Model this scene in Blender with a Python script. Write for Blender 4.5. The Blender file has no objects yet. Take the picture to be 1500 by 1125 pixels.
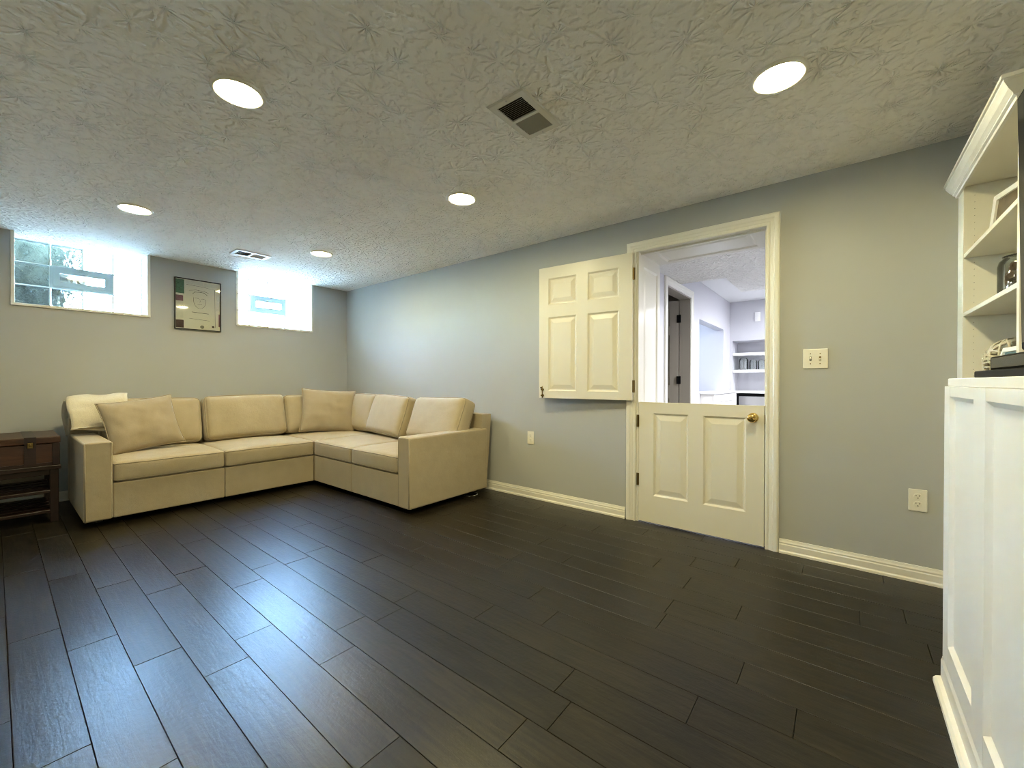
import bpy, bmesh, math, random
from mathutils import Vector, Matrix, noise

random.seed(7)
scene = bpy.context.scene
COL = scene.collection
R = math.radians

# ------------------------------------------------------------------ camera
cam_data = bpy.data.cameras.new('camera')
cam_data.sensor_width = 36.0
cam_data.sensor_fit = 'HORIZONTAL'
cam_data.lens = 607.0 / 1500.0 * 36.0
cam_data.clip_start = 0.02
cam = bpy.data.objects.new('camera', cam_data)
COL.objects.link(cam)
cam.matrix_world = (Matrix.Translation((0, 0, 1.056))
                    @ Matrix.Rotation(R(38.63 - 90), 4, 'Z')
                    @ Matrix.Rotation(R(90 - 0.356), 4, 'X')
                    @ Matrix.Rotation(R(0.093), 4, 'Z'))
scene.camera = cam

# ------------------------------------------------------------------ sky, sun, exposure
SKY = 68.0
LAMP = 130.0
HALL = 740.0
EXPOSURE = 1.12
world = bpy.data.worlds.new('sky')
scene.world = world
world.use_nodes = True
wn = world.node_tree.nodes
wl = world.node_tree.links
for n in list(wn):
    wn.remove(n)
w_out = wn.new('ShaderNodeOutputWorld')
w_bg = wn.new('ShaderNodeBackground')
w_sky = wn.new('ShaderNodeTexSky')
w_sky.sky_type = 'NISHITA'
w_sky.sun_disc = False
w_sky.sun_elevation = R(42)
w_sky.sun_rotation = R(150)
w_sky.altitude = 200
w_bg.inputs['Strength'].default_value = SKY
wl.new(w_sky.outputs[0], w_bg.inputs['Color'])
wl.new(w_bg.outputs[0], w_out.inputs['Surface'])

vs = scene.view_settings
vs.view_transform = 'Standard'
vs.look = 'None'
vs.exposure = EXPOSURE
vs.gamma = 1.0
vs.use_curve_mapping = False
scene.display_settings.display_device = 'sRGB'
scene.cycles.max_bounces = 10
scene.cycles.diffuse_bounces = 5
scene.cycles.glossy_bounces = 4
scene.cycles.transmission_bounces = 8
scene.cycles.transparent_max_bounces = 12
scene.cycles.caustics_reflective = True
scene.cycles.blur_glossy = 1.0
scene.cycles.caustics_refractive = True
scene.cycles.sample_clamp_indirect = 10.0
scene.cycles.use_denoising = True
scene.cycles.filter_width = 1.0


# ------------------------------------------------------------------ materials
def new_mat(name):
    m = bpy.data.materials.new(name)
    m.use_nodes = True
    nt = m.node_tree
    b = nt.nodes['Principled BSDF']
    return m, nt, b


def node(nt, kind, **kw):
    n = nt.nodes.new(kind)
    for k, v in kw.items():
        if k.startswith('i_'):
            n.inputs[k[2:].replace('_', ' ')].default_value = v
        else:
            setattr(n, k, v)
    return n


def math_n(nt, op, a, b=None, c=None):
    n = nt.nodes.new('ShaderNodeMath')
    n.operation = op
    for i, v in enumerate((a, b, c)):
        if v is None:
            continue
        if isinstance(v, (int, float)):
            n.inputs[i].default_value = v
        else:
            nt.links.new(v, n.inputs[i])
    return n.outputs[0]


def mix_col(nt, fac, a, b):
    n = nt.nodes.new('ShaderNodeMix')
    n.data_type = 'RGBA'
    for sock, v in ((n.inputs[0], fac), (n.inputs[6], a), (n.inputs[7], b)):
        if isinstance(v, (int, float)):
            sock.default_value = v
        elif isinstance(v, tuple):
            sock.default_value = (*v, 1) if len(v) == 3 else v
        else:
            nt.links.new(v, sock)
    return n.outputs[2]


def simple(name, col, rough=0.5, metal=0.0, var=0.0, vscale=6.0, bump=0.0, bscale=200.0, bdist=0.002,
           stretch=(1, 1, 1), spec=0.5, sheen=0.0, coat=0.0):
    m, nt, b = new_mat(name)
    b.inputs['Roughness'].default_value = rough
    b.inputs['Metallic'].default_value = metal
    b.inputs['Specular IOR Level'].default_value = spec
    if sheen:
        b.inputs['Sheen Weight'].default_value = sheen
    if coat:
        b.inputs['Coat Weight'].default_value = coat
        b.inputs['Coat Roughness'].default_value = 0.15
    tc = node(nt, 'ShaderNodeTexCoord')
    mp = node(nt, 'ShaderNodeMapping')
    mp.inputs['Scale'].default_value = stretch
    nt.links.new(tc.outputs['Object'], mp.inputs['Vector'])
    nz = node(nt, 'ShaderNodeTexNoise', i_Scale=vscale, i_Detail=4.0, i_Roughness=0.6)
    nt.links.new(mp.outputs[0], nz.inputs['Vector'])
    lo = tuple(max(0, c * (1 - var)) for c in col)
    hi = tuple(min(1, c * (1 + var)) for c in col)
    nt.links.new(mix_col(nt, nz.outputs['Fac'], lo, hi), b.inputs['Base Color'])
    if bump:
        n2 = node(nt, 'ShaderNodeTexNoise', i_Scale=bscale, i_Detail=3.0, i_Roughness=0.6)
        nt.links.new(mp.outputs[0], n2.inputs['Vector'])
        bp = node(nt, 'ShaderNodeBump', i_Strength=bump, i_Distance=bdist)
        nt.links.new(n2.outputs['Fac'], bp.inputs['Height'])
        nt.links.new(bp.outputs[0], b.inputs['Normal'])
    return m


def ceiling_mat():
    m, nt, b = new_mat('stomped_ceiling_plaster')
    b.inputs['Roughness'].default_value = 0.95
    b.inputs['Specular IOR Level'].default_value = 0.2
    b.inputs['Base Color'].default_value = (0.88, 0.87, 0.84, 1)
    tc = node(nt, 'ShaderNodeTexCoord')
    heights = []
    for off, sc, k in ((0.0, 4.6, 9.0), (3.37, 5.4, 11.0)):
        mp = node(nt, 'ShaderNodeMapping')
        mp.inputs['Location'].default_value = (off, off * 1.7, 0)
        nt.links.new(tc.outputs['Object'], mp.inputs['Vector'])
        vo = node(nt, 'ShaderNodeTexVoronoi', voronoi_dimensions='2D', feature='F1', i_Scale=sc, i_Randomness=0.9)
        nt.links.new(mp.outputs[0], vo.inputs['Vector'])
        sub = node(nt, 'ShaderNodeVectorMath', operation='SUBTRACT')
        nt.links.new(mp.outputs[0], sub.inputs[0])
        nt.links.new(vo.outputs['Position'], sub.inputs[1])
        sx = node(nt, 'ShaderNodeSeparateXYZ')
        nt.links.new(sub.outputs[0], sx.inputs[0])
        ang = math_n(nt, 'ARCTAN2', sx.outputs['Y'], sx.outputs['X'])
        nz = node(nt, 'ShaderNodeTexNoise', i_Scale=11.0, i_Detail=2.0)
        nt.links.new(mp.outputs[0], nz.inputs['Vector'])
        n3 = node(nt, 'ShaderNodeTexNoise', i_Scale=26.0, i_Detail=1.0)
        nt.links.new(mp.outputs[0], n3.inputs['Vector'])
        ph = math_n(nt, 'MULTIPLY_ADD', nz.outputs['Fac'], 7.0, math_n(nt, 'MULTIPLY', ang, k))
        ridge = math_n(nt, 'POWER', math_n(nt, 'MULTIPLY_ADD', math_n(nt, 'SINE', ph), 0.5, 0.5), 2.2)
        brk = nt.nodes.new('ShaderNodeMapRange')
        brk.inputs[1].default_value = 0.42
        brk.inputs[2].default_value = 0.58
        nt.links.new(n3.outputs['Fac'], brk.inputs[0])
        heights.append(math_n(nt, 'MULTIPLY', ridge, brk.outputs[0]))
    h = math_n(nt, 'MAXIMUM', heights[0], heights[1])
    fine = node(nt, 'ShaderNodeTexNoise', i_Scale=90.0, i_Detail=2.0)
    nt.links.new(tc.outputs['Object'], fine.inputs['Vector'])
    h = math_n(nt, 'MULTIPLY_ADD', fine.outputs['Fac'], 0.18, h)
    bp = node(nt, 'ShaderNodeBump', i_Strength=1.0, i_Distance=0.008)
    nt.links.new(h, bp.inputs['Height'])
    nt.links.new(bp.outputs[0], b.inputs['Normal'])
    return m


def floor_mat():
    m, nt, b = new_mat('espresso_plank')
    tc = node(nt, 'ShaderNodeTexCoord')
    oi = node(nt, 'ShaderNodeObjectInfo')
    add = node(nt, 'ShaderNodeVectorMath', operation='MULTIPLY_ADD')
    cmb = node(nt, 'ShaderNodeCombineXYZ')
    nt.links.new(oi.outputs['Random'], cmb.inputs[0])
    nt.links.new(oi.outputs['Random'], cmb.inputs[1])
    nt.links.new(cmb.outputs[0], add.inputs[0])
    add.inputs[1].default_value = (37, 91, 13)
    nt.links.new(tc.outputs['Object'], add.inputs[2])
    mp = node(nt, 'ShaderNodeMapping')
    mp.inputs['Scale'].default_value = (1, 0.09, 1)
    nt.links.new(add.outputs[0], mp.inputs['Vector'])
    g1 = node(nt, 'ShaderNodeTexNoise', i_Scale=60.0, i_Detail=6.0, i_Roughness=0.65, i_Distortion=0.6)
    nt.links.new(mp.outputs[0], g1.inputs['Vector'])
    g2 = node(nt, 'ShaderNodeTexNoise', i_Scale=5.0, i_Detail=3.0, i_Roughness=0.55)
    nt.links.new(add.outputs[0], g2.inputs['Vector'])
    ramp = nt.nodes.new('ShaderNodeValToRGB')
    ramp.color_ramp.elements[0].position = 0.38
    ramp.color_ramp.elements[0].color = (0.003, 0.002, 0.001, 1)
    ramp.color_ramp.elements[1].position = 0.72
    ramp.color_ramp.elements[1].color = (0.022, 0.0165, 0.0085, 1)
    nt.links.new(g1.outputs['Fac'], ramp.inputs[0])
    hsv = node(nt, 'ShaderNodeHueSaturation')
    nt.links.new(math_n(nt, 'MULTIPLY_ADD', oi.outputs['Random'], 0.5, 0.75), hsv.inputs['Value'])
    nt.links.new(ramp.outputs[0], hsv.inputs['Color'])
    nt.links.new(hsv.outputs[0], b.inputs['Base Color'])
    rr = math_n(nt, 'MULTIPLY_ADD', g2.outputs['Fac'], 0.05, 0.285)
    rr = math_n(nt, 'MULTIPLY_ADD', oi.outputs['Random'], 0.06, rr)
    nt.links.new(rr, b.inputs['Roughness'])
    b.inputs['Specular IOR Level'].default_value = 0.45
    g3 = node(nt, 'ShaderNodeTexNoise', i_Scale=55.0, i_Detail=4.0, i_Roughness=0.6)
    nt.links.new(add.outputs[0], g3.inputs['Vector'])
    bp = node(nt, 'ShaderNodeBump', i_Strength=0.5, i_Distance=0.0012)
    nt.links.new(math_n(nt, 'MULTIPLY_ADD', g3.outputs['Fac'], 1.2, g1.outputs['Fac']), bp.inputs['Height'])
    nt.links.new(bp.outputs[0], b.inputs['Normal'])
    return m


def fabric_mat(name, col, var=0.10, rough=0.92, weave=900.0, bump=0.35):
    m, nt, b = new_mat(name)
    b.inputs['Roughness'].default_value = rough
    b.inputs['Sheen Weight'].default_value = 0.25
    b.inputs['Specular IOR Level'].default_value = 0.2
    tc = node(nt, 'ShaderNodeTexCoord')
    n1 = node(nt, 'ShaderNodeTexNoise', i_Scale=9.0, i_Detail=5.0)
    nt.links.new(tc.outputs['Object'], n1.inputs['Vector'])
    n2 = node(nt, 'ShaderNodeTexNoise', i_Scale=weave * 0.4, i_Detail=2.0)
    nt.links.new(tc.outputs['Object'], n2.inputs['Vector'])
    f = math_n(nt, 'MULTIPLY_ADD', n2.outputs['Fac'], 0.5, math_n(nt, 'MULTIPLY', n1.outputs['Fac'], 0.5))
    nt.links.new(mix_col(nt, f, tuple(c * (1 - 2 * var) for c in col), tuple(min(1, c * (1 + 2 * var)) for c in col)), b.inputs['Base Color'])
    n3 = node(nt, 'ShaderNodeTexNoise', i_Scale=14.0, i_Detail=3.0)
    nt.links.new(tc.outputs['Object'], n3.inputs['Vector'])
    h = math_n(nt, 'MULTIPLY_ADD', n3.outputs['Fac'], 4.0, n2.outputs['Fac'])
    bp = node(nt, 'ShaderNodeBump', i_Strength=bump, i_Distance=0.002)
    nt.links.new(h, bp.inputs['Height'])
    nt.links.new(bp.outputs[0], b.inputs['Normal'])
    return m


def wood_mat(name, dark, light, scale=18.0, rough=0.4, axis=(0.12, 1, 1)):
    m, nt, b = new_mat(name)
    b.inputs['Roughness'].default_value = rough
    tc = node(nt, 'ShaderNodeTexCoord')
    mp = node(nt, 'ShaderNodeMapping')
    mp.inputs['Scale'].default_value = axis
    nt.links.new(tc.outputs['Object'], mp.inputs['Vector'])
    n1 = node(nt, 'ShaderNodeTexNoise', i_Scale=scale, i_Detail=6.0, i_Roughness=0.65, i_Distortion=1.0)
    nt.links.new(mp.outputs[0], n1.inputs['Vector'])
    ramp = nt.nodes.new('ShaderNodeValToRGB')
    ramp.color_ramp.elements[0].position = 0.3
    ramp.color_ramp.elements[0].color = (*dark, 1)
    ramp.color_ramp.elements[1].position = 0.7
    ramp.color_ramp.elements[1].color = (*light, 1)
    nt.links.new(n1.outputs['Fac'], ramp.inputs[0])
    nt.links.new(ramp.outputs[0], b.inputs['Base Color'])
    bp = node(nt, 'ShaderNodeBump', i_Strength=0.25, i_Distance=0.001)
    nt.links.new(n1.outputs['Fac'], bp.inputs['Height'])
    nt.links.new(bp.outputs[0], b.inputs['Normal'])
    return m


def block_glass():
    m, nt, b = new_mat('wavy_block_glass')
    nt.nodes.remove(b)
    out = nt.nodes['Material Output']
    tc = node(nt, 'ShaderNodeTexCoord')
    nz = node(nt, 'ShaderNodeTexNoise', i_Scale=22.0, i_Detail=2.0, i_Distortion=1.5)
    nt.links.new(tc.outputs['Object'], nz.inputs['Vector'])
    bp = node(nt, 'ShaderNodeBump', i_Strength=0.7, i_Distance=0.02)
    nt.links.new(nz.outputs['Fac'], bp.inputs['Height'])
    tr = node(nt, 'ShaderNodeBsdfTransparent')
    tr.inputs['Color'].default_value = (0.90, 0.97, 0.96, 1)
    rf = node(nt, 'ShaderNodeBsdfRefraction', i_Roughness=0.12, i_IOR=1.35)
    rf.inputs['Color'].default_value = (0.88, 0.96, 0.95, 1)
    nt.links.new(bp.outputs[0], rf.inputs['Normal'])
    gl = node(nt, 'ShaderNodeBsdfGlossy', i_Roughness=0.12)
    nt.links.new(bp.outputs[0], gl.inputs['Normal'])

    def mix(f, a, c):
        n = node(nt, 'ShaderNodeMixShader')
        n.inputs[0].default_value = f
        nt.links.new(a, n.inputs[1])
        nt.links.new(c, n.inputs[2])
        return n.outputs[0]
    s = mix(0.55, tr.outputs[0], rf.outputs[0])
    s = mix(0.06, s, gl.outputs[0])
    nt.links.new(s, out.inputs['Surface'])
    return m


def clear_glass(name, tint=(0.95, 0.98, 0.98), gloss=0.10):
    m, nt, b = new_mat(name)
    nt.nodes.remove(b)
    out = nt.nodes['Material Output']
    tr = node(nt, 'ShaderNodeBsdfTransparent')
    tr.inputs['Color'].default_value = (*tint, 1)
    gl = node(nt, 'ShaderNodeBsdfGlossy', i_Roughness=0.04)
    lw = node(nt, 'ShaderNodeLayerWeight', i_Blend=0.25)
    f = math_n(nt, 'MULTIPLY_ADD', lw.outputs['Fresnel'], 0.8, gloss)
    mx = node(nt, 'ShaderNodeMixShader')
    nt.links.new(f, mx.inputs[0])
    nt.links.new(tr.outputs[0], mx.inputs[1])
    nt.links.new(gl.outputs[0], mx.inputs[2])
    nt.links.new(mx.outputs[0], out.inputs['Surface'])
    return m


def emit_mat(name, col, strength):
    m, nt, b = new_mat(name)
    nt.nodes.remove(b)
    e = node(nt, 'ShaderNodeEmission', i_Strength=strength)
    e.inputs['Color'].default_value = (*col, 1)
    nt.links.new(e.outputs[0], nt.nodes['Material Output'].inputs['Surface'])
    return m


M = {}
M['wall'] = simple('grey_wall_paint', (0.45, 0.455, 0.44), 0.68, var=0.03, vscale=3, bump=0.12, bscale=160, bdist=0.0015, spec=0.2)
M['ceiling'] = ceiling_mat()
M['plank'] = floor_mat()
M['subfloor'] = simple('dark_underlay', (0.006, 0.005, 0.004), 0.9)
M['trim'] = simple('white_trim_paint', (0.80, 0.78, 0.71), 0.33, var=0.02)
M['door'] = simple('cream_door_paint', (0.76, 0.725, 0.62), 0.36, var=0.03, vscale=4, bump=0.08, bscale=120, stretch=(1, 1, 0.15))
M['white'] = simple('white_cabinet_paint', (0.80, 0.79, 0.76), 0.38, var=0.02)
M['shelfwhite'] = simple('white_melamine', (0.78, 0.75, 0.66), 0.45, var=0.02)
M['plate'] = simple('ivory_plastic', (0.82, 0.79, 0.68), 0.35)
M['slot'] = simple('dark_slot', (0.03, 0.025, 0.02), 0.6)
M['brass'] = simple('polished_brass', (0.78, 0.55, 0.20), 0.18, metal=1.0, var=0.1)
M['oldbrass'] = simple('aged_brass', (0.20, 0.14, 0.05), 0.4, metal=1.0, var=0.25, vscale=60)
M['sofa'] = fabric_mat('beige_linen', (0.42, 0.35, 0.24))
M['pillow'] = fabric_mat('tan_linen', (0.37, 0.305, 0.215))
M['piping'] = fabric_mat('seam_shade_piping', (0.30, 0.25, 0.175))  # darker than the sofa cloth, to paint in the shadow along the seams
M['throw'] = fabric_mat('cream_fleece', (0.66, 0.60, 0.47), var=0.08, weave=300, bump=0.6)
M['foot'] = simple('black_foot', (0.01, 0.009, 0.008), 0.6)
M['chest'] = wood_mat('reddish_chest_wood', (0.018, 0.006, 0.003), (0.075, 0.027, 0.011))
M['chestdark'] = wood_mat('dark_chest_trim', (0.008, 0.003, 0.003), (0.026, 0.009, 0.007))
M['black'] = simple('black_plastic', (0.004, 0.004, 0.0045), 0.5, bump=0.05, bscale=400, spec=0.1)
M['screen'] = simple('dark_screen', (0.006, 0.006, 0.008), 0.12)
M['block'] = block_glass()
M['mortar'] = simple('pale_joint', (0.62, 0.66, 0.64), 0.7)
M['vinyl'] = simple('grey_vinyl', (0.36, 0.44, 0.45), 0.4, spec=0.2)
M['pane'] = clear_glass('clear_pane')
M['glazing'] = clear_glass('picture_glazing', (0.97, 0.98, 0.98), 0.015)
M['clear'] = clear_glass('clear_jar_glass', (0.93, 0.95, 0.94), 0.12)
M['paper'] = simple('cream_paper', (0.70, 0.685, 0.60), 0.8, var=0.05, vscale=12)
M['frame_black'] = simple('black_frame', (0.02, 0.02, 0.022), 0.4)
M['pencil'] = simple('grey_pencil', (0.23, 0.22, 0.20), 0.9)
M['leafprint'] = simple('green_leaf_print', (0.05, 0.15, 0.09), 0.7, var=0.9, vscale=60)
M['plumprint'] = simple('plum_print', (0.20, 0.09, 0.13), 0.7, var=0.4, vscale=40)
M['brownprint'] = simple('dark_brown_print', (0.06, 0.03, 0.03), 0.7, var=0.6, vscale=50)
M['palestone'] = simple('pale_print', (0.62, 0.62, 0.56), 0.7, var=0.15, vscale=40)
M['metal'] = simple('white_enamel_metal', (0.66, 0.65, 0.60), 0.4)
M['duct'] = simple('dark_duct', (0.012, 0.011, 0.009), 0.9)
M['louver'] = simple('beige_louver', (0.42, 0.40, 0.33), 0.5)
M['lamp'] = emit_mat('warm_lamp_lens', (1.0, 0.87, 0.46), LAMP)
M['added_hall_lamp'] = emit_mat('added_cool_lens', (0.93, 0.95, 1.0), HALL)  # lens of the unseen lamps added to brighten the hall
M['added_alcove_lamp'] = emit_mat('added_daylight_lens', (0.66, 0.82, 1.0), HALL * 0.20)  # added blue lamp, standing in for daylight in the alcove
M['hallwall'] = simple('pale_hall_paint', (0.58, 0.58, 0.62), 0.5, var=0.02)
M['smoothwhite'] = simple('smooth_white_ceiling', (0.83, 0.83, 0.83), 0.6)
M['steel'] = simple('brushed_steel', (0.55, 0.55, 0.57), 0.3, metal=1.0, stretch=(1, 1, 30))
M['taupe'] = simple('taupe_door_paint', (0.36, 0.33, 0.28), 0.4)
M['green'] = simple('leaf_green', (0.16, 0.42, 0.06), 0.5, var=0.4, vscale=30)
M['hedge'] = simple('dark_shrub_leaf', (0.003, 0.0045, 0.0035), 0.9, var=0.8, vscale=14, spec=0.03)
M['deckwood'] = simple('dark_deck_timber', (0.03, 0.024, 0.018), 0.9, var=0.3, vscale=10, spec=0.1)
M['bark'] = simple('shrub_bark', (0.05, 0.035, 0.025), 0.9)
M['ground'] = simple('bright_bounce_ground', (0.80, 0.79, 0.77), 0.95, var=0.12, vscale=20)  # ground colour raised so it reflects more daylight up to the ceiling
M['cord'] = simple('white_cord', (0.7, 0.7, 0.7), 0.5)
M['potp'] = simple('dried_brown_filler', (0.10, 0.05, 0.022), 0.8, var=0.7, vscale=60)
M['wicker'] = simple('pale_wicker', (0.55, 0.50, 0.38), 0.85, var=0.3, vscale=80)
M['photo_dark'] = simple('sepia_photo', (0.12, 0.085, 0.05), 0.35, var=0.95, vscale=18)
M['photo_sea'] = simple('blue_photo', (0.10, 0.20, 0.22), 0.3, var=0.8, vscale=14)
M['darkcloth'] = simple('dark_cloth', (0.02, 0.016, 0.022), 0.9, var=0.5, vscale=30)
M['pot'] = simple('white_pot', (0.75, 0.75, 0.75), 0.4)


# ------------------------------------------------------------------ mesh helpers
def bmnew():
    return bmesh.new()


def box(x0, x1, y0, y1, z0, z1, bev=0.0, seg=2):
    bm = bmesh.new()
    v = [bm.verts.new((x, y, z)) for x in (x0, x1) for y in (y0, y1) for z in (z0, z1)]
    for f in ((0, 1, 3, 2), (4, 6, 7, 5), (0, 4, 5, 1), (2, 3, 7, 6), (0, 2, 6, 4), (1, 5, 7, 3)):
        bm.faces.new([v[i] for i in f])
    bmesh.ops.recalc_face_normals(bm, faces=bm.faces)
    if bev:
        bmesh.ops.bevel(bm, geom=list(bm.edges), offset=bev, segments=seg, profile=0.5, affect='EDGES')
    return bm


def join(*bms):
    out = bmesh.new()
    for b in bms:
        me = bpy.data.meshes.new('tmp')
        b.to_mesh(me)
        out.from_mesh(me)
        bpy.data.meshes.remove(me)
        b.free()
    return out


def extrude_poly(pts, fn, a0, a1):
    """pts: 2D outline; fn(p, q, a) -> 3D; prism between a0 and a1."""
    bm = bmesh.new()
    A = [bm.verts.new(fn(p, q, a0)) for p, q in pts]
    B = [bm.verts.new(fn(p, q, a1)) for p, q in pts]
    n = len(pts)
    bm.faces.new(A)
    bm.faces.new(B[::-1])
    for i in range(n):
        bm.faces.new((A[i], B[i], B[(i + 1) % n], A[(i + 1) % n]))
    bmesh.ops.recalc_face_normals(bm, faces=bm.faces)
    return bm


def lathe(profile, seg=24, cx=0, cy=0, cz=0, axis='Z'):
    bm = bmesh.new()
    rings = []
    for r, z in profile:
        if r < 1e-6:
            rings.append([bm.verts.new((0, 0, z))])
        else:
            rings.append([bm.verts.new((r * math.cos(2 * math.pi * i / seg), r * math.sin(2 * math.pi * i / seg), z)) for i in range(seg)])
    for a, b in zip(rings, rings[1:]):
        for i in range(seg):
            j = (i + 1) % seg
            if len(a) == 1 and len(b) == 1:
                continue
            if len(a) == 1:
                bm.faces.new((a[0], b[i], b[j]))
            elif len(b) == 1:
                bm.faces.new((a[i], b[0], a[j]))
            else:
                bm.faces.new((a[i], b[i], b[j], a[j]))
    bmesh.ops.recalc_face_normals(bm, faces=bm.faces)
    if axis == 'X':
        bmesh.ops.rotate(bm, verts=bm.verts, matrix=Matrix.Rotation(R(-90), 3, 'Y'))
    elif axis == 'Y':
        bmesh.ops.rotate(bm, verts=bm.verts, matrix=Matrix.Rotation(R(90), 3, 'X'))
    bmesh.ops.translate(bm, verts=bm.verts, vec=(cx, cy, cz))
    return bm


def tube(pts, r, closed=False, seg=6):
    bm = bmesh.new()
    pts = [Vector(p) for p in pts]
    n = len(pts)
    rings = []
    for i in range(n):
        if closed:
            d = pts[(i + 1) % n] - pts[i - 1]
        else:
            d = pts[min(i + 1, n - 1)] - pts[max(i - 1, 0)]
        d.normalize()
        up = Vector((0, 0, 1)) if abs(d.z) < 0.9 else Vector((1, 0, 0))
        a = d.cross(up).normalized()
        b = d.cross(a).normalized()
        rings.append([bm.verts.new(pts[i] + r * (math.cos(2 * math.pi * k / seg) * a + math.sin(2 * math.pi * k / seg) * b)) for k in range(seg)])
    for i in range(n if closed else n - 1):
        A, B = rings[i], rings[(i + 1) % n]
        # choose the rotation of ring B that lines up best
        best = min(range(seg), key=lambda s: (A[0].co - B[s].co).length)
        for k in range(seg):
            bm.faces.new((A[k], A[(k + 1) % seg], B[(k + 1 + best) % seg], B[(k + best) % seg]))
    if not closed:
        bm.faces.new(rings[0])
        bm.faces.new(rings[-1][::-1])
    bmesh.ops.recalc_face_normals(bm, faces=bm.faces)
    return bm


def xform(bm, mat):
    bmesh.ops.transform(bm, matrix=mat, verts=bm.verts)
    return bm


def world_loc(o):
    v = Vector((0, 0, 0))
    while o is not None:
        v += Vector(o.location)
        o = o.parent
    return v


def obj(name, bm, mat, parent=None, smooth=False, local=False, label=None, kind=None):
    if parent is not None and not local:
        bmesh.ops.translate(bm, verts=bm.verts, vec=-world_loc(parent))
    me = bpy.data.meshes.new(name)
    bm.to_mesh(me)
    bm.free()
    if smooth:
        me.polygons.foreach_set('use_smooth', [True] * len(me.polygons))
    me.materials.append(M[mat] if isinstance(mat, str) else mat)
    o = bpy.data.objects.new(name, me)
    COL.objects.link(o)
    if parent is not None:
        o.parent = parent
    if label:
        o['label'] = label
    if kind:
        o['kind'] = kind
    return o


def tag(o, label, cat, group=None):
    o['label'] = label
    o['category'] = cat
    if group:
        o['group'] = group
    return o


def struct(o, label=None):
    o['kind'] = 'structure'
    if label:
        o['label'] = label
    return o


def thing(name, label, cat, loc=(0, 0, 0), rot=(0, 0, 0), group=None):
    o = bpy.data.objects.new(name, None)
    o.empty_display_size = 0.1
    COL.objects.link(o)
    o.location = loc
    o.rotation_euler = rot
    return tag(o, label, cat, group)


def sroot(name, label, loc=(0, 0, 0)):
    o = bpy.data.objects.new(name, None)
    COL.objects.link(o)
    o.location = loc
    return struct(o, label)


def clone(o, parent=None):
    c = o.copy()
    COL.objects.link(c)
    c.parent = parent
    for ch in o.children:
        clone(ch, c)
    return c


# soft shapes --------------------------------------------------------
def rc_point(p, h, r):
    q = [max(-(h[i] - r), min(h[i] - r, p[i] * h[i])) for i in range(3)]
    d = Vector([p[i] * h[i] - q[i] for i in range(3)])
    if d.length > 1e-9:
        d = d.normalized() * r
    return Vector(q) + d


def cushion_fn(h, r, crown, side, amp, seed):
    def f(p):
        v = rc_point(p, h, r)
        x, y, z = p
        sx = 1 - x * x
        sy = 1 - y * y
        v.z += (1 if z > 0 else -1) * crown * abs(z) * (sx ** 0.6) * (sy ** 0.6)
        v.x += x * side * (1 - z * z) * sy
        v.y += y * side * (1 - z * z) * sx
        nz = noise.noise(Vector((v.x * 5 + seed, v.y * 5, v.z * 5)))
        n2 = noise.noise(Vector((v.x * 14 + seed * 2, v.y * 14, v.z * 9)))
        v.z += amp * (nz + 0.4 * n2) * (0.35 + 0.65 * sx * sy)
        return v
    return f


def cushion(hx, hy, hz, r=0.03, crown=0.02, side=0.008, amp=0.004, seed=0.0, n=18):
    f = cushion_fn((hx, hy, hz), r, crown, side, amp, seed)
    ts = [math.sin(math.pi / 2 * (-1 + 2 * i / n)) for i in range(n + 1)]
    bm = bmesh.new()
    cache = {}

    def V(p):
        k = tuple(round(c, 5) for c in p)
        if k not in cache:
            cache[k] = bm.verts.new(f(p))
        return cache[k]
    for ax in range(3):
        for s in (-1, 1):
            for i in range(n):
                for j in range(n):
                    quad = []
                    for (a, b) in ((i, j), (i + 1, j), (i + 1, j + 1), (i, j + 1)):
                        p = [0, 0, 0]
                        p[ax] = s
                        p[(ax + 1) % 3] = ts[a]
                        p[(ax + 2) % 3] = ts[b]
                        quad.append(V(p))
                    bm.faces.new(quad if s > 0 else quad[::-1])
    # piping loops along the two seams
    pipes = []
    for s in (-1, 1):
        pts = []
        m = 22
        zz = s * (1 - 0.35 * r / hz)
        ring = [(-1 + 2 * i / m, -1) for i in range(m)] + [(1, -1 + 2 * i / m) for i in range(m)] + \
               [(1 - 2 * i / m, 1) for i in range(m)] + [(-1, 1 - 2 * i / m) for i in range(m)]
        for a, b in ring:
            a2 = math.sin(math.pi / 2 * a)
            b2 = math.sin(math.pi / 2 * b)
            pts.append(f((a2, b2, zz)))
        pipes.append(tube(pts, 0.0045, True, 5))
    return bm, join(*pipes)


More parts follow.
